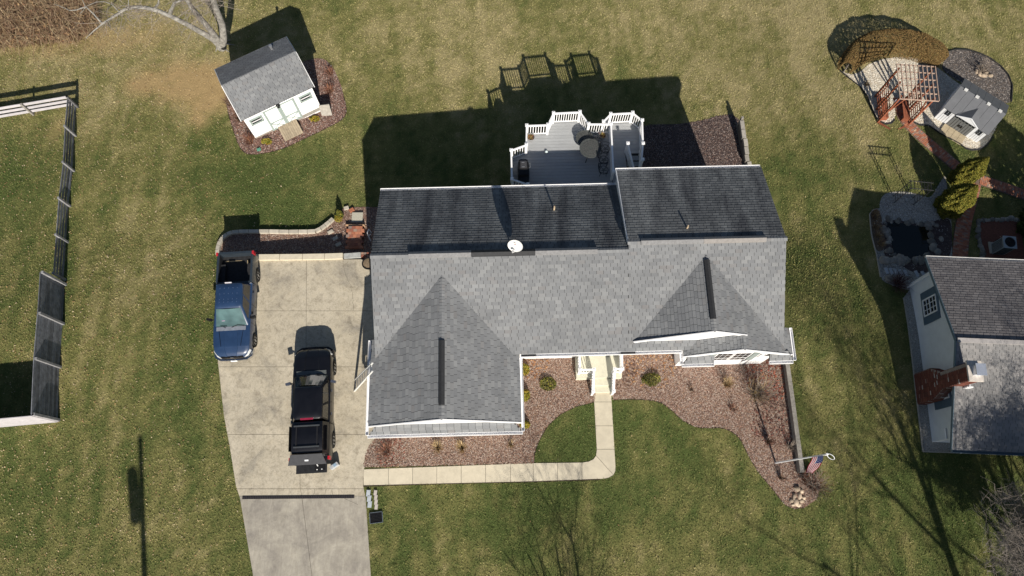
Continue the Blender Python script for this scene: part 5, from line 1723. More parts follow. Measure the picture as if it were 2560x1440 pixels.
# ================================================================== PERGOLA
ZT = 1.55
c4 = [P(u, v, ZT) for u, v in ((2255, 246), (2349, 252), (2337, 165), (2237, 160))]
pa = math.atan2(c4[1].y - c4[0].y, c4[1].x - c4[0].x)
org = (c4[0] + c4[1] + c4[2] + c4[3]) / 4
zb_ = gzf(org.x, org.y)
perg = thing('pergola', 'red brown garden pergola with slatted top and built in benches', 'pergola', (org.x, org.y, zb_), pa)
W_ = ((c4[1] - c4[0]).length + (c4[2] - c4[3]).length) / 4; D_ = ((c4[3] - c4[0]).length + (c4[2] - c4[1]).length) / 4
hT = ZT - zb_
M_slat = mat('slat_wood', (.40, .29, .23), .8, .2, 8, per_piece=.15)
for k in range(10):
    x = -W_ + 2 * W_ * k / 9
    MB().box((x, 0, hT), (.045, 2 * D_, .05)).build('slat', M_slat, perg)
for k in range(6):
    y = -D_ + 2 * D_ * k / 5
    MB().box((0, y, hT - .05), (2 * W_, .045, .05)).build('beam', M_slat, perg)
px_, py_ = W_ - .16, D_ - .22
for sx_ in (-1, 1):
    for sy_ in (-1, 0, 1):
        MB().box((sx_ * px_, sy_ * py_, hT / 2 - .04), (.09, .09, hT - .08)).build('post', M_redwood, perg)
    for k in range(7):
        MB().box((sx_ * px_, 0, .25 + .22 * k), (.03, 2 * py_, .05)).build('side_slat', M_redwood, perg)
    for k in range(4):
        y = -py_ + 2 * py_ * (k + .5) / 4
        MB().box((sx_ * (px_ - .02), y, .95), (.03, .05, 1.5)).build('side_slat', M_redwood, perg)
    for k in range(3):
        MB().box((sx_ * (px_ - .16 - .13 * k), -.1, .44), (.115, 1.35, .035)).build('bench_plank', M_redwood, perg)
    MB().box((sx_ * (px_ - .3), -.72, .22), (.42, .06, .42)).build('bench_leg', M_redwood, perg)
    MB().box((sx_ * (px_ - .3), .50, .22), (.42, .06, .42)).build('bench_leg', M_redwood, perg)
    MB().bar((sx_ * (px_ - .05), -py_ - .04, .10), (sx_ * (px_ - .70), -py_ - .42, .06), .10, .09).build('foot_beam', M_redwood, perg)
    MB().bar((sx_ * (px_ - .0), -py_, 1.2), (sx_ * (px_ - .38), -py_, hT - .1), .07, .06).build('brace', M_redwood, perg)
p = G(2242, 255)
o = thing('cushion', 'small pale cushion lying on the bricks at the pergola entrance', 'cushion', (p.x, p.y, p.z + .05), .4)
MB().lathe([(.02, 0), (.15, .015), (.19, .06), (.15, .11), (.02, .125)], 12, sx=1.1, sy=.8).build('cover', mat('cushion_white', (.66, .60, .66), .8), o, smooth=True)

# ================================================================== NEIGHBOUR HOUSE
na = math.radians(-2.5)
nei = thing('house', 'neighbouring pale blue house with brown shingled roof and brick chimney', 'house', (21.22, 3.95, 0), na)
Ni = nei.matrix_basis.inverted()
M_stucco = mat('blue_white_wall', (.70, .73, .76), .75, .06, 2)
EZ, RZ, RY0, RYM, RY1 = 2.40, 4.0, -.62, 4.30, 9.0
vs = []
for x in (0, 16):
    vs += [(x, 0, -1.2), (x, 8.5, -1.2), (x, 8.5, EZ + .05), (x, RYM, RZ - .1), (x, 0, EZ + .05)]
fix_normals(MB().add(vs, [(0, 1, 2, 3, 4), (9, 8, 7, 6, 5), (0, 4, 9, 5), (1, 6, 7, 2), (0, 5, 6, 1)]).build('wall', M_stucco, nei))
q = (RZ - EZ) / (RYM - RY0); l_ = math.sqrt(1 + q * q)
roof_slope(nei, (-.42, RY0, EZ), (1, 0, 0), (0, 1 / l_, q / l_), rect(15, (RYM - RY0) * l_), piece_mat('roof_shingle_greige', [(0, (.20, .198, .20)), (.5, (.235, .23, .228)), (1, (.28, .27, .265))], .9, .25, .5, .15, 70), 120, centre=(1.4, 3.0), expo=.15, tab=.31)
q = (RZ - EZ) / (RY1 - RYM); l2_ = math.sqrt(1 + q * q)
roof_slope(nei, (14.58, RY1, EZ), (-1, 0, 0), (0, -1 / l2_, q / l2_), rect(15, (RY1 - RYM) * l2_), M_sh_b, 170, centre=(13.2, 2.5), expo=.15, tab=.31)
M_ntrim = mat('blue_grey_trim', (.12, .17, .21), .5, .1)
for y0, y1 in ((RY0, RYM), (RY1, RYM)):
    MB().bar((-.44, y0, EZ - .06), (-.44, y1, RZ - .08), .03, .16).build('rake_board', M_ntrim, nei)
gutter(nei, (14.5, RY1 + .07, EZ), (-.42, RY1 + .07, EZ), m=mat('gutter_pale', (.5, .5, .5), .5))
gutter(nei, (-.42, RY0 - .07, EZ), (14.5, RY0 - .07, EZ), m=M_ntrim)
MB().box((7, RYM, RZ + .03), (14.8, .22, .05)).build('ridge_cap', mat('ridge_pale', (.36, .34, .33), .9), nei)
M_bshut = mat('blue_shutter', (.085, .13, .18), .5, .1)
for yc in (6.75, 2.35):
    f_ = MB()
    for (y, z, sy, sz) in ((yc - .42, 1.5, .07, 1.2), (yc + .42, 1.5, .07, 1.2), (yc, .9, .9, .07), (yc, 2.1, .9, .07), (yc, 1.5, .84, .05)):
        f_.box((-.03, y, z), (.07, sy, sz))
    for k in (1, 2):
        f_.box((-.03, yc - .42 + .28 * k, 1.5), (.05, .025, 1.2))
    for z in (1.2, 1.8):
        f_.box((-.03, yc, z), (.05, .84, .025))
    w_ = f_.build('window', M_trim, nei)
    MB().box((-.012, yc, 1.5), (.02, .84, 1.2)).build('pane', M_glass, w_)
    for sg in (-1, 1):
        MB().box((-.02, yc + sg * .66, 1.5), (.05, .40, 1.25)).build('shutter', M_bshut, nei)
    for z in (2.2, .80):
        MB().box((-.015, yc, z), (.05, 1.7, .14)).build('window_surround', M_bshut, nei)
# chimney: stepped brick breast against the wall, then the stack
ch = MB()
cy0 = Ni @ G(2303, 950); cyc = cy0.y - .50
M_chim = piece_mat('chimney_brick', [(0, (.15, .055, .04)), (.5, (.21, .075, .055)), (.8, (.12, .05, .04)), (.95, (.26, .11, .08)), (.97, (.50, .46, .42)), (1, (.55, .5, .46))], .9, .25, 1.5, .2, 60)
M_chimcore = mat('chimney_mortar', (.30, .25, .22), .95, .2)
def shoulder_w(z):
    return float(np.interp(z, [-1, 1.6, 2.5, 6], [.78, .78, .42, .42]))
CHD = .52
prof_ = [-.6, 1.6, 2.5, 4.75]
vs = []
for z in prof_:
    w_ = shoulder_w(z) - .012
    vs += [(-CHD + .012, cyc - w_, z), (-.0, cyc - w_, z), (-.0, cyc + w_, z), (-CHD + .012, cyc + w_, z)]
fs = [(i * 4 + k, i * 4 + (k + 1) % 4, i * 4 + 4 + (k + 1) % 4, i * 4 + 4 + k) for i in range(3) for k in range(4)] + [(12, 13, 14, 15)]
core = MB().add(vs, fs).build('chimney', M_chimcore, nei); fix_normals(core)
bk = MB().box((0, 0, 0), (.03, .205, .062)).mesh('brick', M_chim)
nbk = 0; rest = MB()
z = -.1; r_ = 0
while z < 4.70:
    w_ = shoulder_w(z + .03)
    n_ = int(2 * w_ / .215)
    for k in range(n_):
        y = cyc - w_ + .1075 + k * .215 + (.0 if r_ % 2 else .03)
        M = Matrix.Translation((-CHD + .004, y, z))
        if nbk < 230: link('brick', bk, core, mat4=M); nbk += 1
        else: rest.add([M @ v.co for v in bk.vertices], [tuple(pp.vertices) for pp in bk.polygons])
    for sg in (-1, 1):
        for k in range(2):
            M = Matrix.Translation((-CHD + .13 + k * .23, cyc + sg * (w_ - .004), z)) @ Matrix.Rotation(math.pi / 2, 4, 'Z')
            rest.add([M @ v.co for v in bk.vertices], [tuple(pp.vertices) for pp in bk.polygons])
    z += .075; r_ += 1
rest.build('bricks', M_chim, core)['kind'] = 'stuff'
MB().box((-.30, cyc, 4.80), (.66, .96, .10)).build('chimney_crown', mat('crown_pale', (.55, .50, .45), .9), core)
MB().box((-.26, cyc, 5.02), (.36, .42, .36)).box((-.26, cyc, 5.22), (.46, .54, .04)).build('chimney_cap', mat('cap_metal', (.62, .66, .74), .3, .1, 5, metal=.6), core)
MB().box((.01, cyc, 3.35), (.06, 1.02, .9)).box((.10, cyc - .50, 3.3), (.3, .05, .7)).build('flashing', M_trim, nei)
MB().box((-.3, .2, 1.9), (.12, .5, .05), rot=Matrix.Rotation(.4, 3, 'Y')).build('eave_return', M_trim, nei)
p = Ni @ G(2333, 690)
MB().tube([(-.10, 8.3, 2.2), (-.10, 8.3, -.6)], .045, 8).build('downspout', M_trim, nei)

# ================================================================== AIR CONDITIONER
p = P(2524, 606, .45)
acu = thing('air_conditioner', 'grey outdoor air conditioner standing behind the neighbouring house', 'air conditioner', (p.x, p.y, gzf(p.x, p.y)), -.1)
hz = .45 - acu.location.z
M_ac = mat('ac_grey', (.32, .36, .38), .5, .08)
MB().box((0, 0, hz / 2), (.62, .62, hz)).box((0, 0, hz + .02), (.70, .70, .05)).build('casing', M_ac, acu)
mb = MB()
for rr in (.10, .16, .22, .28):
    mb.tube([(math.cos(2 * math.pi * k / 20) * rr, math.sin(2 * math.pi * k / 20) * rr, hz + .06) for k in range(21)], .010, 4, cap=False)
mb.lathe([(.07, hz + .05), (.07, hz + .08), (.01, hz + .085)], 12)
mb.build('fan_grille', M_black, acu)
MB().lathe([(.27, hz + .046), (.01, hz + .047)], 20).build('fan_well', M_black, acu)
mb = MB()
for k in range(12):
    for sg in (-1, 1):
        mb.box((sg * .315, -.25 + .045 * k, hz / 2), (.012, .014, hz * .8)); mb.box((-.25 + .045 * k, sg * .315, hz / 2), (.014, .012, hz * .8))
mb.build('louvre', M_black, acu)
MB().box((0, 0, .02), (.85, .85, .08)).build('pad', M_concrete, acu)
p = G(2490, 612)
o = thing('meter_box', 'small dark box on the ground beside the air conditioner', 'box', p, .1)
MB().box((0, 0, .18), (.2, .36, .36)).box((0, 0, .37), (.22, .4, .03)).build('casing', M_black, o)
# ================================================================== PLANTS
def limb(mb, p, d, L, r, lvl, maxl, kids, up=.10, wob=.22, rng=random, segs=4, twig=None, tw_n=0, sides=6):
    pts = [Vector(p)]; rs = [r]
    d = Vector(d).normalized()
    for i in range(segs):
        d = (d + Vector((rng.uniform(-wob, wob), rng.uniform(-wob, wob), rng.uniform(-wob, wob) * .6 + up))).normalized()
        pts.append(pts[-1] + d * L / segs); rs.append(r * (1 - .62 * (i + 1) / segs))
    (twig if (twig is not None and lvl >= maxl - 1) else mb).tube(pts, rs, max(3, sides - lvl), cap=False)
    if lvl < maxl:
        for k in range(kids):
            q = rng.uniform(.30, 1.0)
            i = min(segs - 1, int(q * segs)); f = q * segs - i
            pp = pts[i].lerp(pts[i + 1], f)
            a = rng.uniform(0, 6.28); sp = rng.uniform(.45, 1.0)
            ax = Vector((math.cos(a), math.sin(a), rng.uniform(-.25, .7)))
            limb(mb, pp, (pts[i + 1] - pts[i]).normalized() * (1 - sp * .5) + ax * sp, L * rng.uniform(.45, .72), rs[i] * rng.uniform(.42, .6), lvl + 1, maxl, kids, up, wob, rng, max(3, segs - 1), twig, tw_n, sides)
    elif twig is not None:
        for k in range(tw_n):
            q = pts[rng.randint(1, len(pts) - 1)]
            e = q + Vector((rng.uniform(-1, 1), rng.uniform(-1, 1), rng.uniform(-.3, .8))).normalized() * L * rng.uniform(.4, .9)
            twig.tube([q, q.lerp(e, .5) + Vector((rng.uniform(-.05, .05), rng.uniform(-.05, .05), 0)), e], [.006, .005, .003], 3, cap=False)

def bare_tree(label, p, stems, h, r, maxl=4, kids=4, spread=.35, seed=1, group=None, tw=3, up=.08, m=None):
    rng = random.Random(seed)
    t = thing('bare_tree', label, 'tree', p, 0, group)
    tr = MB(); tw_ = MB()
    for k in range(stems):
        a = rng.uniform(0, 6.28) if stems > 1 else 0
        d = Vector((math.cos(a) * spread, math.sin(a) * spread, 1)) if stems > 1 else Vector((0, 0, 1))
        limb(tr, (math.cos(a) * r * .6, math.sin(a) * r * .6, -.3), d, h * rng.uniform(.55, .68), r * (1 if stems == 1 else .72), 0, maxl, kids, up, .16, rng, 6, tw_, tw, 8)
    tr.build('trunk', m or M_bark, t, smooth=True, ang=60)
    tw_.build('twigs', M_twig, t)['kind'] = 'stuff'
    return t

# ---- the pale old tree at the upper left: limbs follow the photograph, heights chosen so that they arch over the lawn
def L4(pts):
    return [P(x / 4.267, y / 4.267, z) for x, y, z in pts]
tb = G(548, 112)
old = thing('bare_tree', 'old pale barked tree with long arching limbs beside the shed', 'tree', tb)
tr = MB(); tw_ = MB()
limbA = L4([(2350, 470, -.5), (2270, 410, .3), (2150, 345, 1.0), (2000, 262, 1.7), (1850, 185, 2.2), (1690, 115, 2.6), (1560, 82, 2.8), (1430, 75, 2.8), (1330, 100, 2.6), (1230, 165, 2.2), (1100, 248, 1.6), (1010, 320, 1.3), (915, 408, .9)])
tr.tube(limbA, [.30, .21, .165, .145, .13, .12, .11, .10, .09, .08, .06, .035, .015], 9)
limbB = L4([(2340, 460, -.5), (2260, 340, 1.0), (2160, 220, 2.0), (2060, 100, 3.0), (1990, -10, 3.8), (1900, -200, 5.2)])
tr.tube(limbB, [.26, .18, .155, .14, .13, .08], 9)
limbC = L4([(2360, 500, -.7), (2385, 400, .3), (2370, 260, 1.4), (2310, 110, 2.6), (2270, -20, 3.8), (2200, -250, 6.0), (2050, -600, 9.0)])
tr.tube(limbC, [.32, .21, .19, .18, .165, .13, .05], 10)
tr.tube(L4([(1985, -10, 3.6), (1860, 30, 3.3), (1810, 150, 2.4)]), [.05, .08, .12], 7)
tr.tube(L4([(1640, 105, 2.65), (1690, 40, 3.2), (1700, -60, 4.2)]), [.09, .06, .03], 7)
br = [[(1090, 250, 1.6), (1000, 150, 1.9), (910, 65, 2.3), (870, -20, 2.7)], [(915, 70, 2.3), (820, 105, 2.2), (745, 112, 2.1), (680, 80, 2.2), (580, 45, 2.3)],
      [(1280, 135, 2.4), (1200, 50, 2.7), (1120, 18, 2.8), (1030, 20, 2.8), (930, 62, 2.6), (850, 150, 2.3)], [(1370, 80, 2.8), (1372, 20, 3.2), (1365, -40, 3.6)],
      [(1250, 160, 2.2), (1345, 140, 2.0), (1360, 180, 1.7), (1420, 255, 1.2)], [(1160, 230, 1.9), (1185, 290, 1.5)], [(1190, 40, 2.7), (1195, 10, 2.9)]]
for pl, r0 in zip(br, (.055, .04, .035, .045, .02, .02, .02)):
    q = L4(pl)
    tr.tube(q, [r0 * (1 - .7 * i / (len(q) - 1)) for i in range(len(q))], 6)
tr.build('trunk', M_bark, old, world=True, smooth=True, ang=60)
rng = random.Random(5)
for L_ in (limbA[4:11], limbB[2:], limbC[3:]):
    for k in range(60):
        i = rng.randint(0, len(L_) - 2)
        p = L_[i].lerp(L_[i + 1], rng.random())
        limb(tw_, p, (rng.uniform(-1, 1), rng.uniform(-1, .6), rng.uniform(-.7, .6)), rng.uniform(.7, 1.9), .016, 1, 3, 3, -.05, .3, rng, 4, None, 0, 5)
tw_.build('twigs', M_twig, old, world=True)['kind'] = 'stuff'
rt = MB()
for (x, y) in ((2450, 560), (2520, 480), (2300, 560), (2480, 420)):
    q = G(x / 4.267, y / 4.267)
    rt.tube([tb + Vector((0, 0, .12)), tb.lerp(q, .5) + Vector((0, 0, .10)), q + Vector((0, 0, -.02))], [.12, .05, .015], 6)
rt.build('root', M_bark, old, world=True)
# fallen stick near it
fs_ = MB()
for pl in ([(980, 330), (900, 400)], [(2100, 560), (2040, 640)], [(1880, 1040), (1920, 1090)]):
    q = [G(x / 4.267, y / 4.267, .05) for x, y in pl]
    fs_.tube(q, [.02, .012], 5)

# ---- thicket in the corner
rng = random.Random(9)
th = gpoly([(-120, 135), (0, 122), (60, 118), (120, 112), (190, 108), (235, 88), (255, 60), (240, 20), (262, -60), (-120, -80)])
pp = scatter(th, 150)
mb = MB()
cols = [(.24, .16, .09), (.34, .25, .15), (.16, .10, .065), (.42, .32, .20), (.28, .19, .12), (.20, .12, .08)]
for x, y in pp:
    z = gzf(x, y); h = rng.uniform(.3, 1.3); a = rng.uniform(0, 6.28); ln = rng.uniform(.4, 1.7)
    e = Vector((x + math.cos(a) * ln, y + math.sin(a) * ln, z + h * .75)); m_ = Vector((x + math.cos(a) * ln * .35, y + math.sin(a) * ln * .35, z + h * .8))
    w = rng.uniform(.006, .02); s_ = Vector((-math.sin(a), math.cos(a), 0)) * w; c_ = rng.choice(cols)
    b0 = Vector((x, y, z))
    mb.quad(b0 - s_, b0 + s_, m_ + s_ * .8, m_ - s_ * .8, col=c_); mb.quad(m_ - s_ * .8, m_ + s_ * .8, e + s_ * .3, e - s_ * .3, col=c_)
    if rng.random() < .3:
        mb.add([e - s_ * .4, e + s_ * .4, e + Vector((rng.uniform(-.5, .5), rng.uniform(-.5, .5), rng.uniform(-.4, .2)))], [(0, 1, 2)], col=c_)
o = mb.build('undergrowth', attr_mat('dry_stems', .9, .1, 10, .2)); o['kind'] = 'stuff'
pp2 = scatter(th, 60)
chips('fallen_leaves', pp2, gz(pp2[:, 0], pp2[:, 1]) + RNG.random(len(pp2)) * .8, .13, .07, [(.30, .18, .09), (.22, .12, .07), (.38, .26, .14)], M_chip, tilt=1.2)
for i_, (u, v, sd) in enumerate(((60, 60, 3), (150, 40, 4), (30, 95, 6), (190, 90, 8))):
    pass

# ---- trees south of the frame that throw the long shadows on the right, and one at the lower right edge
q = P(2535, 1392, 0)
bare_tree('low twiggy bare tree filling the lower right corner of the picture', P(2545, 1385, 0), 7, 6.2, .10, 4, 5, .62, 25, tw=7, m=M_twig)
bare_tree('taller bare tree standing over the twiggy one at the lower right corner', q + Vector((1.2, -.5, 0)), 5, 9.6, .21, 4, 5, .40, 23, tw=4, m=M_twig)
bare_tree('tall bare tree below the right edge that throws a long trunk shadow', (23.4, -14.5, 0), 1, 19, .32, 4, 5, .3, 33, tw=2)
bare_tree('tall bare tree south of the neighbouring house, just outside the picture', (27.5, -15.5, 0), 1, 18, .30, 4, 4, .3, 34, tw=2)
tL = bare_tree('big bare tree outside the lower right corner whose branches shade the neighbouring roof', (28.6, -8.7, 0), 3, 15.5, .32, 4, 3, .26, 37, tw=2)
_m = MB(); _t = MB(); _r = random.Random(12)
_lp = [Vector((-.1, .1, 3.2)), Vector((-.9, .2, 5.0)), Vector((-2.3, .2, 6.4)), Vector((-3.8, .2, 6.9)), Vector((-5.4, .3, 7.2)), Vector((-7.0, .2, 8.0))]
_m.tube(_lp, [.22, .20, .16, .12, .08, .03], 8)
for _k in range(15):
    _i = _r.randint(2, 4); _p = _lp[_i].lerp(_lp[_i + 1], _r.random())
    limb(_m, _p, (_r.uniform(-1, .3), _r.uniform(-.8, .8), _r.uniform(-.2, 1.0)), _r.uniform(1.6, 3.0), .045, 1, 4, 4, .02, .25, _r, 4, _t, 2, 6)
_m.build('limb', M_bark, tL)
_t.build('twigs', M_twig, tL)['kind'] = 'stuff'
q = P(1440, 1545, 0)
bare_tree('small many stemmed bare tree outside the bottom edge', (q.x + .7, q.y - 3.4, 0), 7, 7.8, .11, 3, 4, .26, 44, tw=2)

# utility pole outside the lower left
pole = thing('utility_pole', 'wooden utility pole with transformer outside the lower left edge', 'utility pole', (-15.3, -15.0, 0))
MB().tube([(0, 0, -.3), (.9, 0, 12.8)], [.17, .12], 12).build('shaft', M_oldwood, pole)
MB().lathe([(.02, 10.1), (.27, 10.1), (.28, 10.2), (.28, 11.6), (.2, 11.7), (.02, 11.72)], 16, (.36, .05, 0)).build('transformer', M_steel, pole)
MB().box((.70, 0, 9.7), (.10, .1, .8)).build('bracket', M_steel, pole)

# ---- leafy plants: many small faces through the volume
def leaves(t, name, n, fn, size, cols, m=None, tilt=1.3, aspect=.55):
    pts = np.array([fn() for _ in range(n)])
    ux, uy, nz = rot_stack(n, tilt)
    s = size * (.6 + .8 * RNG.random((n, 1)))
    c = pts
    V = np.stack([c - ux * s, c - uy * s * aspect, c + ux * s, c + uy * s * aspect], 1).reshape(-1, 3)
    C = np.array(cols)[RNG.integers(0, len(cols), n)] * (.7 + .6 * RNG.random((n, 1)))
    o = bulk(name, V, np.arange(4 * n).reshape(n, 4), C, m or M_leaf, None, t)
    return o

def mound(name, label, cat, p, rx, ry, h, cols, n=700, size=.05, rz=0, group=None, lumpy=.25, stems=True, tilt=1.3):
    t = thing(name, label, cat, p, rz, group)
    rng = random.Random(int(p[0] * 100) + int(p[1] * 37))
    lob = [(rng.uniform(-.5, .5), rng.uniform(-.5, .5), rng.uniform(.7, 1.15)) for _ in range(7)]
    def f():
        while True:
            x, y = rng.uniform(-1, 1), rng.uniform(-1, 1)
            d = x * x + y * y
            if d < 1:
                k = max((lb[2] * (1 - ((x - lb[0]) ** 2 + (y - lb[1]) ** 2) * 1.1)) for lb in lob)
                zz = max(.05, min(1.1, k)) * h * (rng.random() ** .45)
                return (x * rx, y * ry, zz)
    leaves(t, 'foliage', n, f, size, cols, tilt=tilt)
    if stems:
        mb = MB()
        for k in range(6):
            a = k * 1.05
            mb.tube([(0, 0, -.05), (math.cos(a) * rx * .5, math.sin(a) * ry * .5, h * .6)], [.015, .008], 4)
        mb.build('stems', M_twig, t)
    return t

def wisps(label, p, h, spread, n, cols, cat='shrub', name='bare_shrub', group=None, w=.009, kink=.15):
    t = thing(name, label, cat, p, 0, group)
    rng = random.Random(int(p[0] * 91) + int(p[1] * 53))
    mb = MB()
    for k in range(n):
        a = rng.uniform(0, 6.28); r = spread * math.sqrt(rng.random()); hh = h * rng.uniform(.5, 1.1)
        b0 = Vector((math.cos(a) * r * .15, math.sin(a) * r * .15, -.03)); e = Vector((math.cos(a) * r, math.sin(a) * r, hh))
        m_ = b0.lerp(e, .55) + Vector((rng.uniform(-kink, kink), rng.uniform(-kink, kink), kink * .6)) * spread
        c_ = rng.choice(cols); s_ = Vector((-math.sin(a), math.cos(a), 0)) * w
        mb.quad(b0 - s_, b0 + s_, m_ + s_ * .8, m_ - s_ * .8, col=c_); mb.quad(m_ - s_ * .8, m_ + s_ * .8, e + s_ * .3, e - s_ * .3, col=c_)
        s2 = Vector((0, 0, w)); mb.quad(b0 - s2, b0 + s2, m_ + s2 * .8, m_ - s2 * .8, col=c_); mb.quad(m_ - s2 * .8, m_ + s2 * .8, e + s2 * .3, e - s2 * .3, col=c_)
    mb.build('twigs', M_leaf, t)
    mb2 = MB()
    for k in range(5):
        a = k * 1.26
        mb2.tube([(0, 0, -.05), (math.cos(a) * spread * .25, math.sin(a) * spread * .25, h * .45)], [w * 1.6, w], 4)
    mb2.build('stem', M_twig, t)
    return t
TANW = [(.42, .31, .16), (.34, .24, .12), (.50, .38, .22)]
BRN = [(.20, .13, .09), (.28, .19, .13), (.15, .09, .07)]
RED = [(.26, .12, .08), (.33, .17, .10), (.18, .08, .06)]
GRY = [(.30, .25, .21), (.22, .18, .15), (.38, .32, .27)]
YG = [(.20, .19, .03), (.30, .24, .04), (.12, .13, .02), (.34, .22, .03)]
GRN = [(.075, .085, .025), (.11, .115, .035), (.16, .14, .05), (.06, .06, .02), (.17, .13, .06)]
wisps('low brown wispy shrub nearest the driveway in the front bed', G(966, 1128), .5, .45, 90, RED)
wisps('left of the two straw clumps under the garage gable', G(1095, 1120), .7, .42, 120, TANW, 'ornamental grass', 'grass_clump')
wisps('right of the two straw clumps under the garage gable', G(1156, 1120), .7, .42, 120, TANW, 'ornamental grass', 'grass_clump')
wisps('small rusty clump at the right corner of the garage gutter', G(1277, 1112), .4, .25, 60, TANW, 'ornamental grass', 'grass_clump')
mound('shrub', 'low green yellow shrub alone in the mulch left of the porch', 'shrub', G(1370, 960), .42, .36, .32, GRN + YG[:1], 700)
mound('shrub', 'low green shrub right of the porch steps', 'shrub', G(1627, 950), .50, .34, .32, GRN + YG[:1], 800)
for k, (u, v, lb) in enumerate(((1311, 925, 'yellow shrub against the garage side, nearest the house front'), (1312, 990, 'middle of the three yellow shrubs along the garage side'), (1312, 1062, 'yellow shrub along the garage side, nearest the lawn'))):
    mound('shrub', lb, 'shrub', G(u, v), .26, .30 if k < 2 else .2, .5, YG, 500, group='yellow shrubs along the garage')
wisps('straw coloured clump before the wing windows', G(1815, 962), .7, .42, 130, TANW, 'ornamental grass', 'grass_clump')
t = wisps('large bare grey shrub before the right end of the house', G(1888, 985), 1.5, .95, 210, GRY + TANW[:1], w=.010, kink=.35)
wisps('tiny brown shrub in the middle of the right bed', G(1727, 975), .3, .22, 40, BRN)
wisps('low reddish shrub by the lawn curve in the right bed', G(1830, 1022), .35, .30, 60, RED)
wisps('dark bare shrub halfway along the timber wall', G(1918, 1106), .7, .28, 80, BRN)
wisps('dark bare shrub just below the flagpole base', G(1950, 1196), .6, .25, 60, BRN)
wisps('bare grey shrub beyond the wall under the flag', G(2032, 1215), .9, .85, 190, GRY + RED[:1], kink=.35)
wisps('bare reddish shrub above the boulders under the flag', G(2012, 1200), .8, .5, 110, RED + GRY[:1], kink=.3)
wisps('thin bare shrub at the lower edge of the timber wall', G(1975, 1120), .6, .4, 60, GRY)
wisps('rust coloured shrub at the near corner of the shed bed', G(628, 358), .7, .42, 140, RED)
wisps('brown bare shrub along the left wall of the shed', G(600, 300), .8, .5, 140, BRN + RED[:1])
wisps('reddish bare shrub left of the shed, next to the roof corner', G(575, 262), .7, .4, 90, BRN)
mound('shrub', 'yellow green tuft left of the shed ramp', 'shrub', G(668, 356), .30, .18, .25, YG, 260, size=.06)
mound('shrub', 'yellow green tuft right of the shed ramp', 'shrub', G(787, 299), .30, .18, .25, YG, 260, size=.06)
wisps('brown twiggy shrub at the right wall of the shed', G(826, 230), .5, .45, 110, RED)
wisps('brown twiggy shrub at the back right corner of the shed', G(826, 185), .5, .4, 90, RED)
wisps('bare weeping shrub with pale stems in the dark rock bed', G(2455, 180), .8, .7, 70, GRY, kink=.4)
wisps('small dry tuft in the pale gravel left of the pergola', G(2164, 212), .3, .3, 60, TANW)
mound('shrub', 'small round yellow shrub by the block edging corner', 'shrub', G(848, 549), .22, .22, .35, YG, 420, size=.035)

def cone_tree(label, p, h, r, cols, n, group=None, lean=(0, 0), size=.075):
    t = thing('evergreen_tree', label, 'evergreen', p, 0, group)
    rng = random.Random(int(p[0] * 31))
    def f():
        z = rng.random() ** 1.25
        a = rng.uniform(0, 6.283)
        rr = r * (math.sin(min(1, (1 - z) * 1.5) * math.pi / 2) * (.94 + .10 * math.sin(5 * a + 9 * z) + .06 * math.sin(11 * a - 14 * z))) * (.68 + .32 * rng.random() ** .4)
        return (math.cos(a) * rr + lean[0] * z * h, math.sin(a) * rr + lean[1] * z * h, .08 + z * h)
    leaves(t, 'foliage', n, f, size, cols)
    MB().tube([(0, 0, -.1), (lean[0] * h * .9, lean[1] * h * .9, h * .9)], [.09, .02], 7).build('trunk', M_twig, t)
    return t
GOLD = [(.155, .145, .024), (.19, .17, .028), (.105, .11, .018), (.22, .19, .036), (.07, .08, .014)]
cone_tree('golden conical evergreen beside the brick path, the one nearer the pond', G(2366, 520), 2.9, .78, GOLD, 20000, size=.045)
cone_tree('golden conical evergreen beside the brick path, the one nearer the small shed', G(2396, 452), 2.8, .66, GOLD, 17000, size=.045)
cone_tree('slim dark evergreen at the lawn corner of the block edging', G(852, 541), .80, .17, [(.05, .07, .02), (.08, .09, .02), (.20, .18, .03)], 900, size=.04)
cone_tree('dark evergreen just outside the right edge, shading the brick path', (30.6, 15.5, -.9), 5.2, 2.1, [(.04, .06, .015), (.06, .08, .02)], 7000, size=.14)

# ---- clipped hedge: one long arched body
hl_ = [(235, 560), (270, 490), (350, 410), (460, 350), (600, 325), (760, 325), (900, 345), (1030, 390), (1130, 450), (1190, 495)]
hp = [G(x / 4 + 2050, y / 4 + 40) for x, y in hl_]
hedge = thing('hedge', 'clipped brown hedge curving round the back of the pergola', 'hedge', hp[4])
hc = smooth_poly([(p.x - hp[4].x, p.y - hp[4].y) for p in hp], 2, closed=False)
rng = random.Random(77)
HWD = [.34, .55, .72, .80, .82, .82, .80, .74, .6, .38]
def hf():
    q = rng.random() * (len(hc) - 1.001); i = int(q); f = q - i
    x = hc[i][0] * (1 - f) + hc[i + 1][0] * f; y = hc[i][1] * (1 - f) + hc[i + 1][1] * f
    dx, dy = hc[i + 1][0] - hc[i][0], hc[i + 1][1] - hc[i][1]; l = math.hypot(dx, dy)
    w = float(np.interp(q / (len(hc) - 1), np.linspace(0, 1, 10), HWD))
    a = rng.uniform(-.15, math.pi + .15)
    rr = .94 + .06 * rng.random()
    ca, sa = math.cos(a), max(0, math.sin(a))
    o_ = w * math.copysign(abs(ca) ** .75, ca) * rr; zz = 1.36 * (w / .82) ** .4 * (sa ** .55) * rr
    return (x - dy / l * o_, y + dx / l * o_, zz + .03 * math.sin(7 * x) + .02)
leaves(hedge, 'foliage', 42000, hf, .032, [(.20, .125, .05), (.17, .105, .042), (.235, .15, .06), (.14, .095, .038), (.185, .135, .05)])
mb = MB()
for i in range(0, len(hc), 2):
    mb.tube([(hc[i][0], hc[i][1], -.05), (hc[i][0], hc[i][1], .7)], [.05, .02], 5)
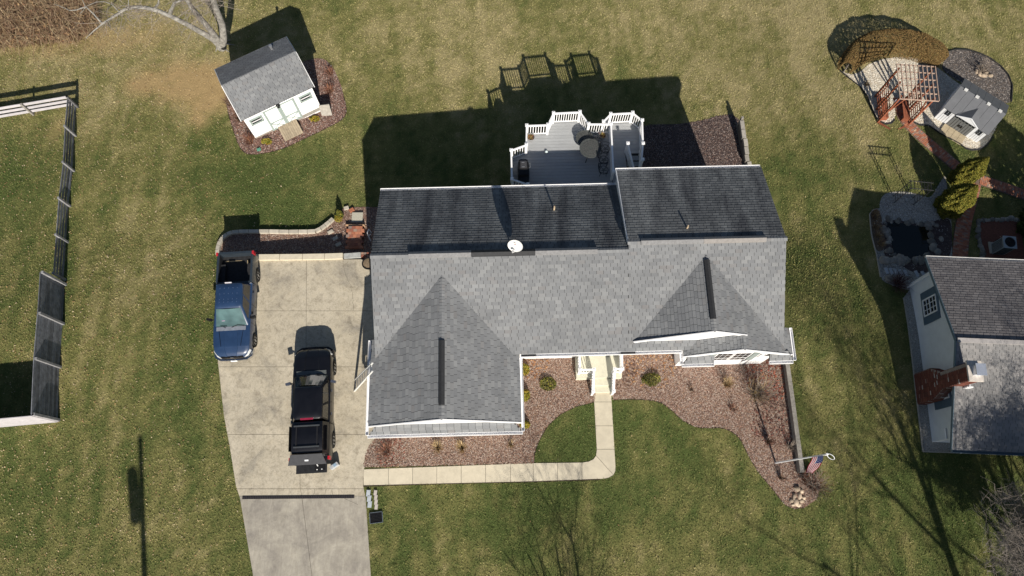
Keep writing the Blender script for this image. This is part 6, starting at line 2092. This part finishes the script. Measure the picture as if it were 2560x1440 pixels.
mb.build('stems', M_twig, hedge)['kind'] = 'stuff'

# ================================================================== GARDEN BITS ON THE RIGHT
def stone(mb, c, r, rng, flat_=.6, n=7):
    vs = []; rows_ = 3
    ph = rng.random() * 6.28; k_ = rng.uniform(.7, 1.3)
    for j_ in range(rows_):
        zz = (-.3, .35, .8)[j_] * r * flat_; q = (1.0, .95, .55)[j_]
        for i in range(n):
            a = ph + 2 * math.pi * i / n
            e = r * q * rng.uniform(.82, 1.12)
            vs.append((c[0] + math.cos(a) * e * k_, c[1] + math.sin(a) * e / k_, c[2] + zz))
    vs.append((c[0], c[1], c[2] + r * flat_))
    fs = [(j_ * n + i, j_ * n + (i + 1) % n, (j_ + 1) * n + (i + 1) % n, (j_ + 1) * n + i) for j_ in range(2) for i in range(n)] + [(2 * n + i, 2 * n + (i + 1) % n, 3 * n) for i in range(n)]
    return mb.add(vs, fs)
M_stone = mat('field_stone', (.22, .205, .18), .9, .3, 5, bump=.5, bscale=14, per_piece=.4)
rng = random.Random(4)
bordr = thing('stone_border', 'ring of field stones around the dark garden pond', 'stone border', (*pond_poly[0], gzf(*pond_poly[0])))
n_ = len(pond_poly)
pcx, pcy = sum(p[0] for p in pond_poly) / n_, sum(p[1] for p in pond_poly) / n_
per = 0
for i in range(n_):
    a, b = pond_poly[i], pond_poly[(i + 1) % n_]
    L_ = math.dist(a, b); per += L_
    while per > 0:
        r = rng.choice((.09, .12, .15, .19, .24))
        per -= r * 1.5
        q = rng.random(); x = a[0] + (b[0] - a[0]) * q; y = a[1] + (b[1] - a[1]) * q
        x += rng.uniform(-.1, .1); y += rng.uniform(-.1, .1)
        ox, oy = x - pcx, y - pcy; ol = math.hypot(ox, oy); x += ox / ol * r * .8; y += oy / ol * r * .8
        stone(MB(), (x, y, gzf(x, y) + .05), r, rng).build('stone', M_stone, bordr, world=True, smooth=True, ang=50)
for (x, y, r) in ((290, 1170, .34), (440, 1165, .34), (500, 1165, .24), (330, 1350, .26), (290, 870, .2), (270, 850, .16), (320, 880, .2), (310, 920, .2), (330, 950, .18), (760, 800, .17), (800, 820, .15), (850, 955, .17), (770, 1020, .22), (810, 1080, .22), (300, 1075, .13), (590, 1165, .2), (640, 1170, .25), (700, 1140, .2), (360, 1170, .2)):
    q = G(x / 4 + 2140, y / 4 + 360)
    stone(MB(), (q.x, q.y, q.z + .05), r, rng).build('stone', M_stone, bordr, world=True, smooth=True, ang=50)
pz = min(gzf(*p) for p in pond_poly) - .0
pc = (sum(p[0] for p in pond_poly) / n_, sum(p[1] for p in pond_poly) / n_)
m, nt, b, pos, g = newmat('pond_water')
b.inputs['Base Color'].default_value = (.006, .008, .008, 1); b.inputs['Roughness'].default_value = .08; b.inputs['Specular IOR Level'].default_value = .4
bn = nt.nodes.new('ShaderNodeBump'); bn.inputs['Strength'].default_value = .08; nt.links.new(_noise(nt, 5, 2, .5, pos), bn.inputs['Height']); nt.links.new(bn.outputs[0], b.inputs['Normal'])
drape('pond_water', pond_poly, .05, m)
ring_ = thing('stone_border', 'rough stones edging the red pad beside the air conditioner', 'stone border', G(2450, 560))
for pl in ([(1225, 770), (1225, 850), (1222, 930), (1235, 1000), (1255, 1060), (1262, 1120), (1270, 1170)], [(1225, 770), (1290, 765), (1350, 760), (1420, 765), (1480, 760), (1540, 748), (1600, 770), (1650, 790)]):
    for (x0, y0), (x1_, y1_) in zip(pl, pl[1:]):
        for k in range(3):
            f = k / 3
            q = G((x0 + (x1_ - x0) * f + rng.uniform(-8, 8)) / 4 + 2140, (y0 + (y1_ - y0) * f + rng.uniform(-8, 8)) / 4 + 360)
            stone(MB(), (q.x, q.y, q.z + .03), rng.uniform(.10, .18), rng).build('stone', M_stone, ring_, world=True, smooth=True, ang=50)
bld = thing('boulder_group', 'heap of tan boulders at the rounded end of the right bed', 'boulders', G(1990, 1245))
M_tan2 = mat('tan_boulder', (.40, .32, .24), .9, .25, 5, bump=.5, bscale=14, per_piece=.3)
for (x, y, r) in ((1992, 1222, .22), (2003, 1228, .15), (1985, 1240, .17), (1998, 1240, .20), (1978, 1252, .15), (1990, 1256, .22), (2003, 1252, .18), (1996, 1262, .16), (1984, 1246, .12), (2008, 1245, .14), (1982, 1262, .12)):
    q = G(x, y)
    stone(MB(), (q.x, q.y, q.z + .04), r * .78, rng, .8).build('boulder', M_tan2, bld, world=True, smooth=True, ang=45)
rk = thing('boulder_group', 'pale tan rocks in the dark bed behind the small shed', 'boulders', G(2450, 190))
for (x, y, r) in ((1600, 500, .16), (1620, 545, .2), (1590, 585, .17), (1630, 600, .22), (1560, 560, .14), (1650, 575, .15), (1700, 600, .16)):
    q = G(x / 4 + 2050, y / 4 + 40)
    stone(MB(), (q.x, q.y, q.z + .05), r, rng, .8).build('boulder', M_tan2, rk, world=True, smooth=True, ang=45)
# stepping slabs by the neighbour's corner
st = thing('stepping_stones', 'row of pale slabs leading to the corner of the neighbouring house', 'stepping stones', G(2225, 680))
for (x, y) in ((300, 1270), (345, 1275), (393, 1282), (440, 1288), (490, 1294), (600, 1300), (665, 1305)):
    q = G(x / 4 + 2140, y / 4 + 360)
    MB().box((q.x, q.y, q.z + .05), (.17, .36, .06), rz=.25).build('slab', mat('pale_slab', (.42, .44, .46), .85, .12, 5) if 'pale_slab' not in MATS else MATS['pale_slab'], st, world=True)
# garden arch
ga = thing('garden_arch', 'thin dark metal garden arch standing on the gravel by the pond', 'garden arch', G(2256, 505))
base = [G(2234, 508), G(2282, 513)]
hA = 2.0; dpt = .45
mb = MB(); ax_ = (base[1] - base[0]).normalized(); ay_ = Vector((-ax_.y, ax_.x, 0)); wA = (base[1] - base[0]).length
o0 = base[0]
leg = []
for i in (0, 1):
    for j_ in (0, 1):
        pb = o0 + ax_ * wA * i + ay_ * dpt * j_
        MB().tube([pb + Vector((0, 0, -.05)), pb + Vector((0, 0, hA))], .024, 6).build('leg', M_darkmetal, ga, world=True)
    for k in range(7):
        z = .25 + .27 * k
        pb = o0 + ax_ * wA * i + Vector((0, 0, z))
        MB().tube([pb, pb + ay_ * dpt], .016, 5).build('rung', M_darkmetal, ga, world=True)
for j_ in (0, 1):
    pb = o0 + ay_ * dpt * j_ + Vector((0, 0, hA))
    MB().tube([pb - ax_ * .12, pb + ax_ * (wA + .12)], .024, 6).build('top_bar', M_darkmetal, ga, world=True)
for k in range(7):
    pb = o0 + ax_ * wA * (k / 6) + Vector((0, 0, hA))
    MB().tube([pb - ay_ * .06, pb + ay_ * (dpt + .06)], .018, 5).build('top_rung', M_darkmetal, ga, world=True)
# narrow edging strips
def edging(label, pts, h, w, m, name='edging', closed=False):
    t = thing(name, label, 'edging', pts[0])
    for a, b in zip(pts, pts[1:]):
        MB().bar(Vector(a) + Vector((0, 0, h / 2 - .02)), Vector(b) + Vector((0, 0, h / 2 - .02)), w, h).build('strip', m, t, world=True)
    return t
M_edge = mat('edging_pale', (.40, .37, .32), .85, .2, 6)
M_edged = mat('edging_dark', (.03, .03, .03), .8, .2, 6)
edging('thin pale edging between the lawn and the neighbouring gravel strip', [G(*q) for q in ((2258, 745), (2275, 860), (2290, 990), (2306, 1129), (2440, 1134), (2600, 1141))], .10, .05, M_edge)
edging('thin pale edging around the brown planted strip left of the pond', [G(x / 4 + 2140, y / 4 + 360) for x, y in ((235, 680), (205, 652), (165, 662), (132, 705), (150, 900), (175, 1010), (200, 1100), (240, 1330))], .10, .04, M_edge)
edging('dark edging along the pale gravel left of the pergola', [G(x / 4 + 2050, y / 4 + 40) for x, y in ((200, 550), (280, 618), (400, 712), (470, 805), (510, 920), (550, 1005), (600, 1060), (660, 1085), (715, 1075), (745, 1040))], .10, .05, M_edged)
edging('dark edging along the gravel beside the brick path and small shed', [G(x / 4 + 2050, y / 4 + 40) for x, y in ((845, 860), (880, 1000), (920, 1060), (1000, 1095), (1080, 1095), (1200, 1175), (1400, 1285), (1450, 1325), (1510, 1345), (1590, 1340), (1660, 1300), (1730, 1200))], .10, .05, M_edged)
edging('dark edging round the rock bed behind the small shed', [G(x / 4 + 2050, y / 4 + 40) for x, y in ((1215, 405), (1270, 362), (1360, 338), (1480, 345), (1600, 383), (1700, 428), (1805, 508), (1880, 595), (1918, 700), (1908, 860))], .12, .05, M_edged)
# dry grass tufts on the planted strip left of the pond
for k, (x, y) in enumerate(((180, 740), (190, 830), (205, 920), (235, 1000), (180, 700))):
    wisps('dry brown tuft on the strip left of the pond, %s' % ('second from the far end', 'in the middle', 'second from the near end', 'nearest the house', 'at the far end')[k], G(x / 4 + 2140, y / 4 + 360), .35, .34, 70, TANW[:2] + BRN[:1], 'ornamental grass', 'grass_clump', group='dry tufts beside the pond')
wisps('low dark red shrub at the corner of the neighbouring house', G(2243, 712), .5, .8, 160, [(.10, .05, .05), (.15, .08, .07)], kink=.3)

# ================================================================== WALLS AND BITS NEAR THE DRIVEWAY
M_block = mat('retaining_block', (.46, .42, .35), .9, .16, 4, bump=.3, bscale=20, per_piece=.12)
rw = thing('retaining_wall', 'pale concrete wall across the back of the driveway', 'wall', P(700, 645, .03))
bl = [(643, 644), (700, 643.5), (757, 643), (812, 642), (858, 640.5)]
for (x0, y0), (x1_, y1_) in zip([(560, 646), (600, 645)] + bl, [(600, 645)] + bl):
    if x0 == x1_: continue
    a, b = P(x0 + .6, y0, .08), P(x1_ - .6, y1_, .08)
    MB().bar(a + Vector((0, 0, -.5)), b + Vector((0, 0, -.5)), .32, 1.16).build('block', mat('wall_cream', (.60, .54, .42), .85, .1, 4) if 'wall_cream' not in MATS else MATS['wall_cream'], rw, world=True)
a, b = P(860, 640.5, .05), P(902, 637.5, .05)
MB().bar(a + Vector((0, 0, -.5)), b + Vector((0, 0, -.5)), .28, 1.1).build('step_stone', mat('step_grey', (.36, .37, .36), .8, .25, 6), rw, world=True)
pr_ = thing('brick_pier', 'low brick pier where the driveway wall meets the house', 'pier', P(918, 637, .1))
for i in range(4):
    for j_ in range(2):
        q = P(906 + 7 * i, 634 + 6 * j_, .16)
        MB().box((q.x, q.y, -.30), (.14, .115, 1.0)).build('brick', M_brick, pr_, world=True)
eb = thing('block_edging', 'curved row of tan blocks holding the bed beyond the driveway', 'edging', G(548, 640))
line = [(547, 640), (547, 628), (549, 617), (553, 607), (560, 597), (570, 589), (582, 584), (600, 582), (625, 581.5), (650, 581.5), (675, 581.5), (700, 582), (724, 582.5), (748, 582), (770, 582), (790, 581), (803, 575), (814, 567), (825, 558), (834, 550)]
for (x0, y0), (x1_, y1_) in zip(line, line[1:]):
    a, b = G(x0, y0), G(x1_, y1_)
    d_ = (b - a); g_ = d_.normalized() * .012
    MB().bar(a + g_ + Vector((0, 0, .06)), b - g_ + Vector((0, 0, .06)), .20, .34).build('block', M_block, eb, world=True)
for (x, y, rz_) in ((867, 522, .3), (880, 527, .6)):
    q = G(x, y); MB().box((q.x, q.y, q.z + .06), (.28, .18, .2), rz=rz_).build('block', M_block if x < 870 else M_brick, eb, world=True)
pd = thing('brick_landing', 'square landing of red bricks beyond the driveway wall', 'paving', G(889, 597))
q0 = G(889, 597)
for r_ in range(8):
    for c_ in range(5 if r_ % 2 == 0 else 4):
        MB().box((q0.x - .40 + .20 * c_ + (.10 if r_ % 2 else 0), q0.y - .60 + .17 * r_, q0.z + .10 + random.uniform(-.004, .004)), (.192, .162, .3)).build('brick', M_brick, pd, world=True)
q = G(890, 567)
MB().box((q.x, q.y, q.z + .12), (1.05, .08, .3)).build('kerb', mat('kerb_orange', (.48, .30, .18), .9), pd, world=True)
q = G(894, 545)
tag(MB().box((q.x, q.y, q.z + .05), (.62, .62, .12)).box((q.x, q.y, q.z + .115), (.56, .56, .012)).build('paving_stone', mat('pebble_slab', (.44, .42, .35), .95, .3, 26, bump=.6, bscale=40)), 'large square pebbled slab beyond the brick landing', 'paving stone')
for k, (x, y, rz_, lb) in enumerate(((827, 581, .55, 'farthest of three pale pavers lying in the mulch'), (839, 597, .55, 'middle one of three pale pavers lying in the mulch'), (847, 612, .5, 'shaded paver in the mulch nearest the driveway wall'))):
    q = G(x, y)
    tag(MB().box((q.x, q.y, q.z + .07), (.32, .20, .06), rz=rz_).box((q.x, q.y, q.z + .103), (.27, .15, .008), rz=rz_).build('paver', M_block), lb, 'paver', 'pavers lying in the mulch')
q = P(922, 660, .25)
pot = thing('planter', 'round black planter of soil tucked at the house corner', 'planter', (q.x, q.y, .03))
MB().lathe([(.22, 0), (.26, .02), (.34, .30), (.36, .34), (.31, .34), (.30, .27), (.02, .27)], 24).build('tub', M_black, pot, smooth=True)
MB().lathe([(.30, .285), (.15, .30), (.02, .31)], 16).build('soil', mat('potting_soil', (.20, .15, .10), .95, .4, 16, bump=.7, bscale=30), pot)
q = G(924, 600)
hz_ = thing('hose_reel', 'white bent pipes beside the house wall near the brick landing', 'pipe', q)
MB().tube([(0, 0, .0), (-.05, .25, .5), (.02, .45, .5), (.1, .4, .1)], .03, 6).build('pipe', M_trim, hz_)
MB().tube([(.1, -.1, .0), (.0, .1, .35), (.12, .2, .4)], .025, 6).build('pipe', M_trim, hz_)

# timber walls on the right
def timber_wall(label, pts, h0, h1, w, m, rows=4, seg=1.2, name='timber_wall'):
    t = thing(name, label, 'wall', pts[0])
    for a, b in zip(pts, pts[1:]):
        L_ = (b - a).length; n_ = max(1, round(L_ / seg))
        for r_ in range(rows):
            for k in range(n_):
                f0, f1 = k / n_, (k + 1) / n_
                p0_, p1_ = a.lerp(b, f0), a.lerp(b, f1); g_ = (p1_ - p0_).normalized() * .006
                zz = h0 + (h1 - h0) * (r_ + .5) / rows
                MB().bar(p0_ + g_ + Vector((0, 0, zz)), p1_ - g_ + Vector((0, 0, zz)), w * random.uniform(.94, 1), (h1 - h0) / rows - .008).build('timber', m, t, world=True)
    return t
tw1 = [G(1959, 898), G(1976, 1020), G(1988, 1110), G(1998, 1183)]
timber_wall('weathered timber wall along the right edge of the front bed', tw1, -.1, .46, .22, M_oldwood, 3, 1.4)
tops = [G(1856, 300, 1.0), G(1862, 345, .85), G(1868, 385, .65), G(1874, 420, .45), G(1880, 455, .35)]
bt = thing('retaining_wall', 'rough block and timber wall right of the deck bed', 'wall', tops[0])
for a, b in zip(tops, tops[1:]):
    for k in range(2):
        p0_, p1_ = a.lerp(b, k / 2), a.lerp(b, (k + 1) / 2)
        d_ = (p1_ - p0_); g_ = d_.normalized() * .02
        off_ = Vector((random.uniform(-.05, .05), 0, 0))
        MB().bar(p0_ + g_ + off_ + Vector((0, 0, -.12)), p1_ - g_ + off_ + Vector((0, 0, -.12)), .24, .24).build('cap_block', M_oldwood, bt, world=True)
    d_ = (b - a)
    MB().bar(a + Vector((0, 0, -.75)), b + Vector((0, 0, -.75)), .18, 1.0).build('wall_face', mat('wall_dark_wood', (.12, .11, .10), .9, .3, 6) if 'wall_dark_wood' not in MATS else MATS['wall_dark_wood'], bt, world=True)  # wall face in a darker wood than the cap blocks
q = tops[0]
MB().box((q.x, q.y + .12, q.z - .5), (.14, .14, 1.2)).build('end_post', M_oldwood, bt, world=True)

# pavers and mat on the grass
for nm, xs0, ys0, n_, sx, sy, m_ in (('left', (921.5, 923.5, 924.8), (1233, 1246.5, 1261), 3, .19, .31, mat('paver_blue', (.42, .46, .50), .8, .12, 9)), ('right', (939, 940, 940.5, 941.2), (1232, 1244, 1255.5, 1267), 4, .15, .25, mat('paver_pink', (.46, .42, .39), .8, .12, 9))):
    for k in range(n_):
        q = G(xs0[k], ys0[k])
        w1 = ('first', 'second', 'third', 'last')[k]
        tag(MB().box((q.x, q.y, .05), (sx, sy, .09), rz=-.06).box((q.x, q.y, .098), (sx - .03, sy - .03, .008), rz=-.06).build('paver', m_),
            '%s %s paver counted from the front path, loose on the grass' % (w1, 'bluish' if nm == 'left' else 'narrow pinkish'), 'paver', 'loose pavers beside the driveway')
q = G(941, 1294)
mt = thing('tray', 'shallow black ribbed tray lying on the grass beside the driveway', 'tray', (q.x, q.y, 0), .12)
MB().box((0, 0, .03), (.62, .50, .05)).build('base', M_black, mt)
MB().box((0, -.25, .05), (.64, .03, .09)).box((.31, 0, .05), (.03, .52, .09)).box((-.31, 0, .05), (.03, .52, .09)).box((0, .25, .05), (.64, .03, .09)).build('rim', mat('tray_rim', (.10, .12, .14), .4), mt)
for k in range(7):
    MB().box((0, -.20 + .066 * k, .06), (.58, .022, .02)).build('rib', M_black, mt)

# ================================================================== FLAG
fb_ = G(1938, 1157)
ft = P(2068, 1135, 6.15)
fpz = 6.1
ft = P(2066, 1136, fpz)
flag = thing('flagpole', 'white metal flagpole with a ring at its top and a flag', 'flagpole', fb_)
MB().tube([fb_ + Vector((0, 0, -.1)), fb_.lerp(ft, .5), ft], [.045, .038, .028], 10).build('pole', mat('pole_white', (.72, .73, .76), .35, .05), flag, world=True)
mb = MB(); rg = []
for k in range(25):
    a = 2 * math.pi * k / 24
    rg.append(ft + Vector((.14 + .14 * math.cos(a), -.10 + .07 * math.sin(a) - .09 * math.cos(a), .10 * math.sin(a) + .08)))
MB().tube(rg, .014, 6, cap=False).build('top_ring', MATS['pole_white'], flag, world=True)
MB().tube([ft + Vector((0, 0, -.1)), ft + Vector((0, 0, .12))], .05, 8).build('collar', M_trim, flag, world=True)
fl = MB()
ax1 = (ft - fb_).normalized()
up0 = fb_.lerp(ft, .955); NU, NV = 40, 26
FW, FHt = 1.50, 1.18
Pg = []
for j_ in range(NV + 1):
    for i in range(NU + 1):
        s_ = i / NU; h_ = j_ / NV           # s_ along the fly, h_ from the top edge down the hoist
        droop = s_ * FW
        base_ = up0 - ax1 * (h_ * FHt)
        # the cloth hangs: the fly drops along the pole and swings towards the camera side, with folds
        p = base_ + Vector((-.16, -.60, -.0)) * droop * (1 - .2 * s_) - ax1 * (.50 * droop) * (.35 + .65 * s_) + Vector((.10, .06, 0)) * math.sin(5.2 * s_ + 2.6 * h_) * .9 * s_ ** .6 + Vector((0, .05, .05)) * math.sin(9 * s_ - 3 * h_) * s_
        Pg.append(p)
RED_, WH_, BL_ = (.50, .012, .05), (.80, .78, .80), (.035, .055, .20)
for j_ in range(NV):
    for i in range(NU):
        st_ = int(j_ / NV * 13)
        c_ = RED_ if st_ % 2 == 0 else WH_
        if i / NU < .40 and st_ < 7:
            c_ = BL_
            if j_ % 3 == 1 and (i + (j_ // 3) % 2 * 1) % 3 == 1: c_ = (.70, .70, .75)
        a_ = j_ * (NU + 1) + i
        fl.v = fl.v
        fl.f.append((a_, a_ + 1, a_ + NU + 2, a_ + NU + 1)); fl.c.append(c_)
fl.v = [tuple(p) for p in Pg]
o = thing('flag', 'red, white and blue striped flag with stars hanging from the pole', 'flag', up0)
M_flag = attr_mat('flag_cloth', .8, .1, 6, .06)
_nt = M_flag.node_tree; _b = _nt.nodes['Principled BSDF']
_tr = _nt.nodes.new('ShaderNodeBsdfTranslucent'); _mx = _nt.nodes.new('ShaderNodeMixShader'); _mx.inputs[0].default_value = .5
_nt.links.new(_b.inputs['Base Color'].links[0].from_socket, _tr.inputs[0])
_nt.links.new(_b.outputs[0], _mx.inputs[1]); _nt.links.new(_tr.outputs[0], _mx.inputs[2])
_nt.links.new(_mx.outputs[0], [n for n in _nt.nodes if n.type == 'OUTPUT_MATERIAL'][0].inputs[0])
fl.build('cloth', M_flag, o, world=True, smooth=True, ang=180)
MB().tube([up0 + Vector((0, 0, .02)), up0 - ax1 * FHt], .012, 5).build('hoist_rope', M_trim, o, world=True)
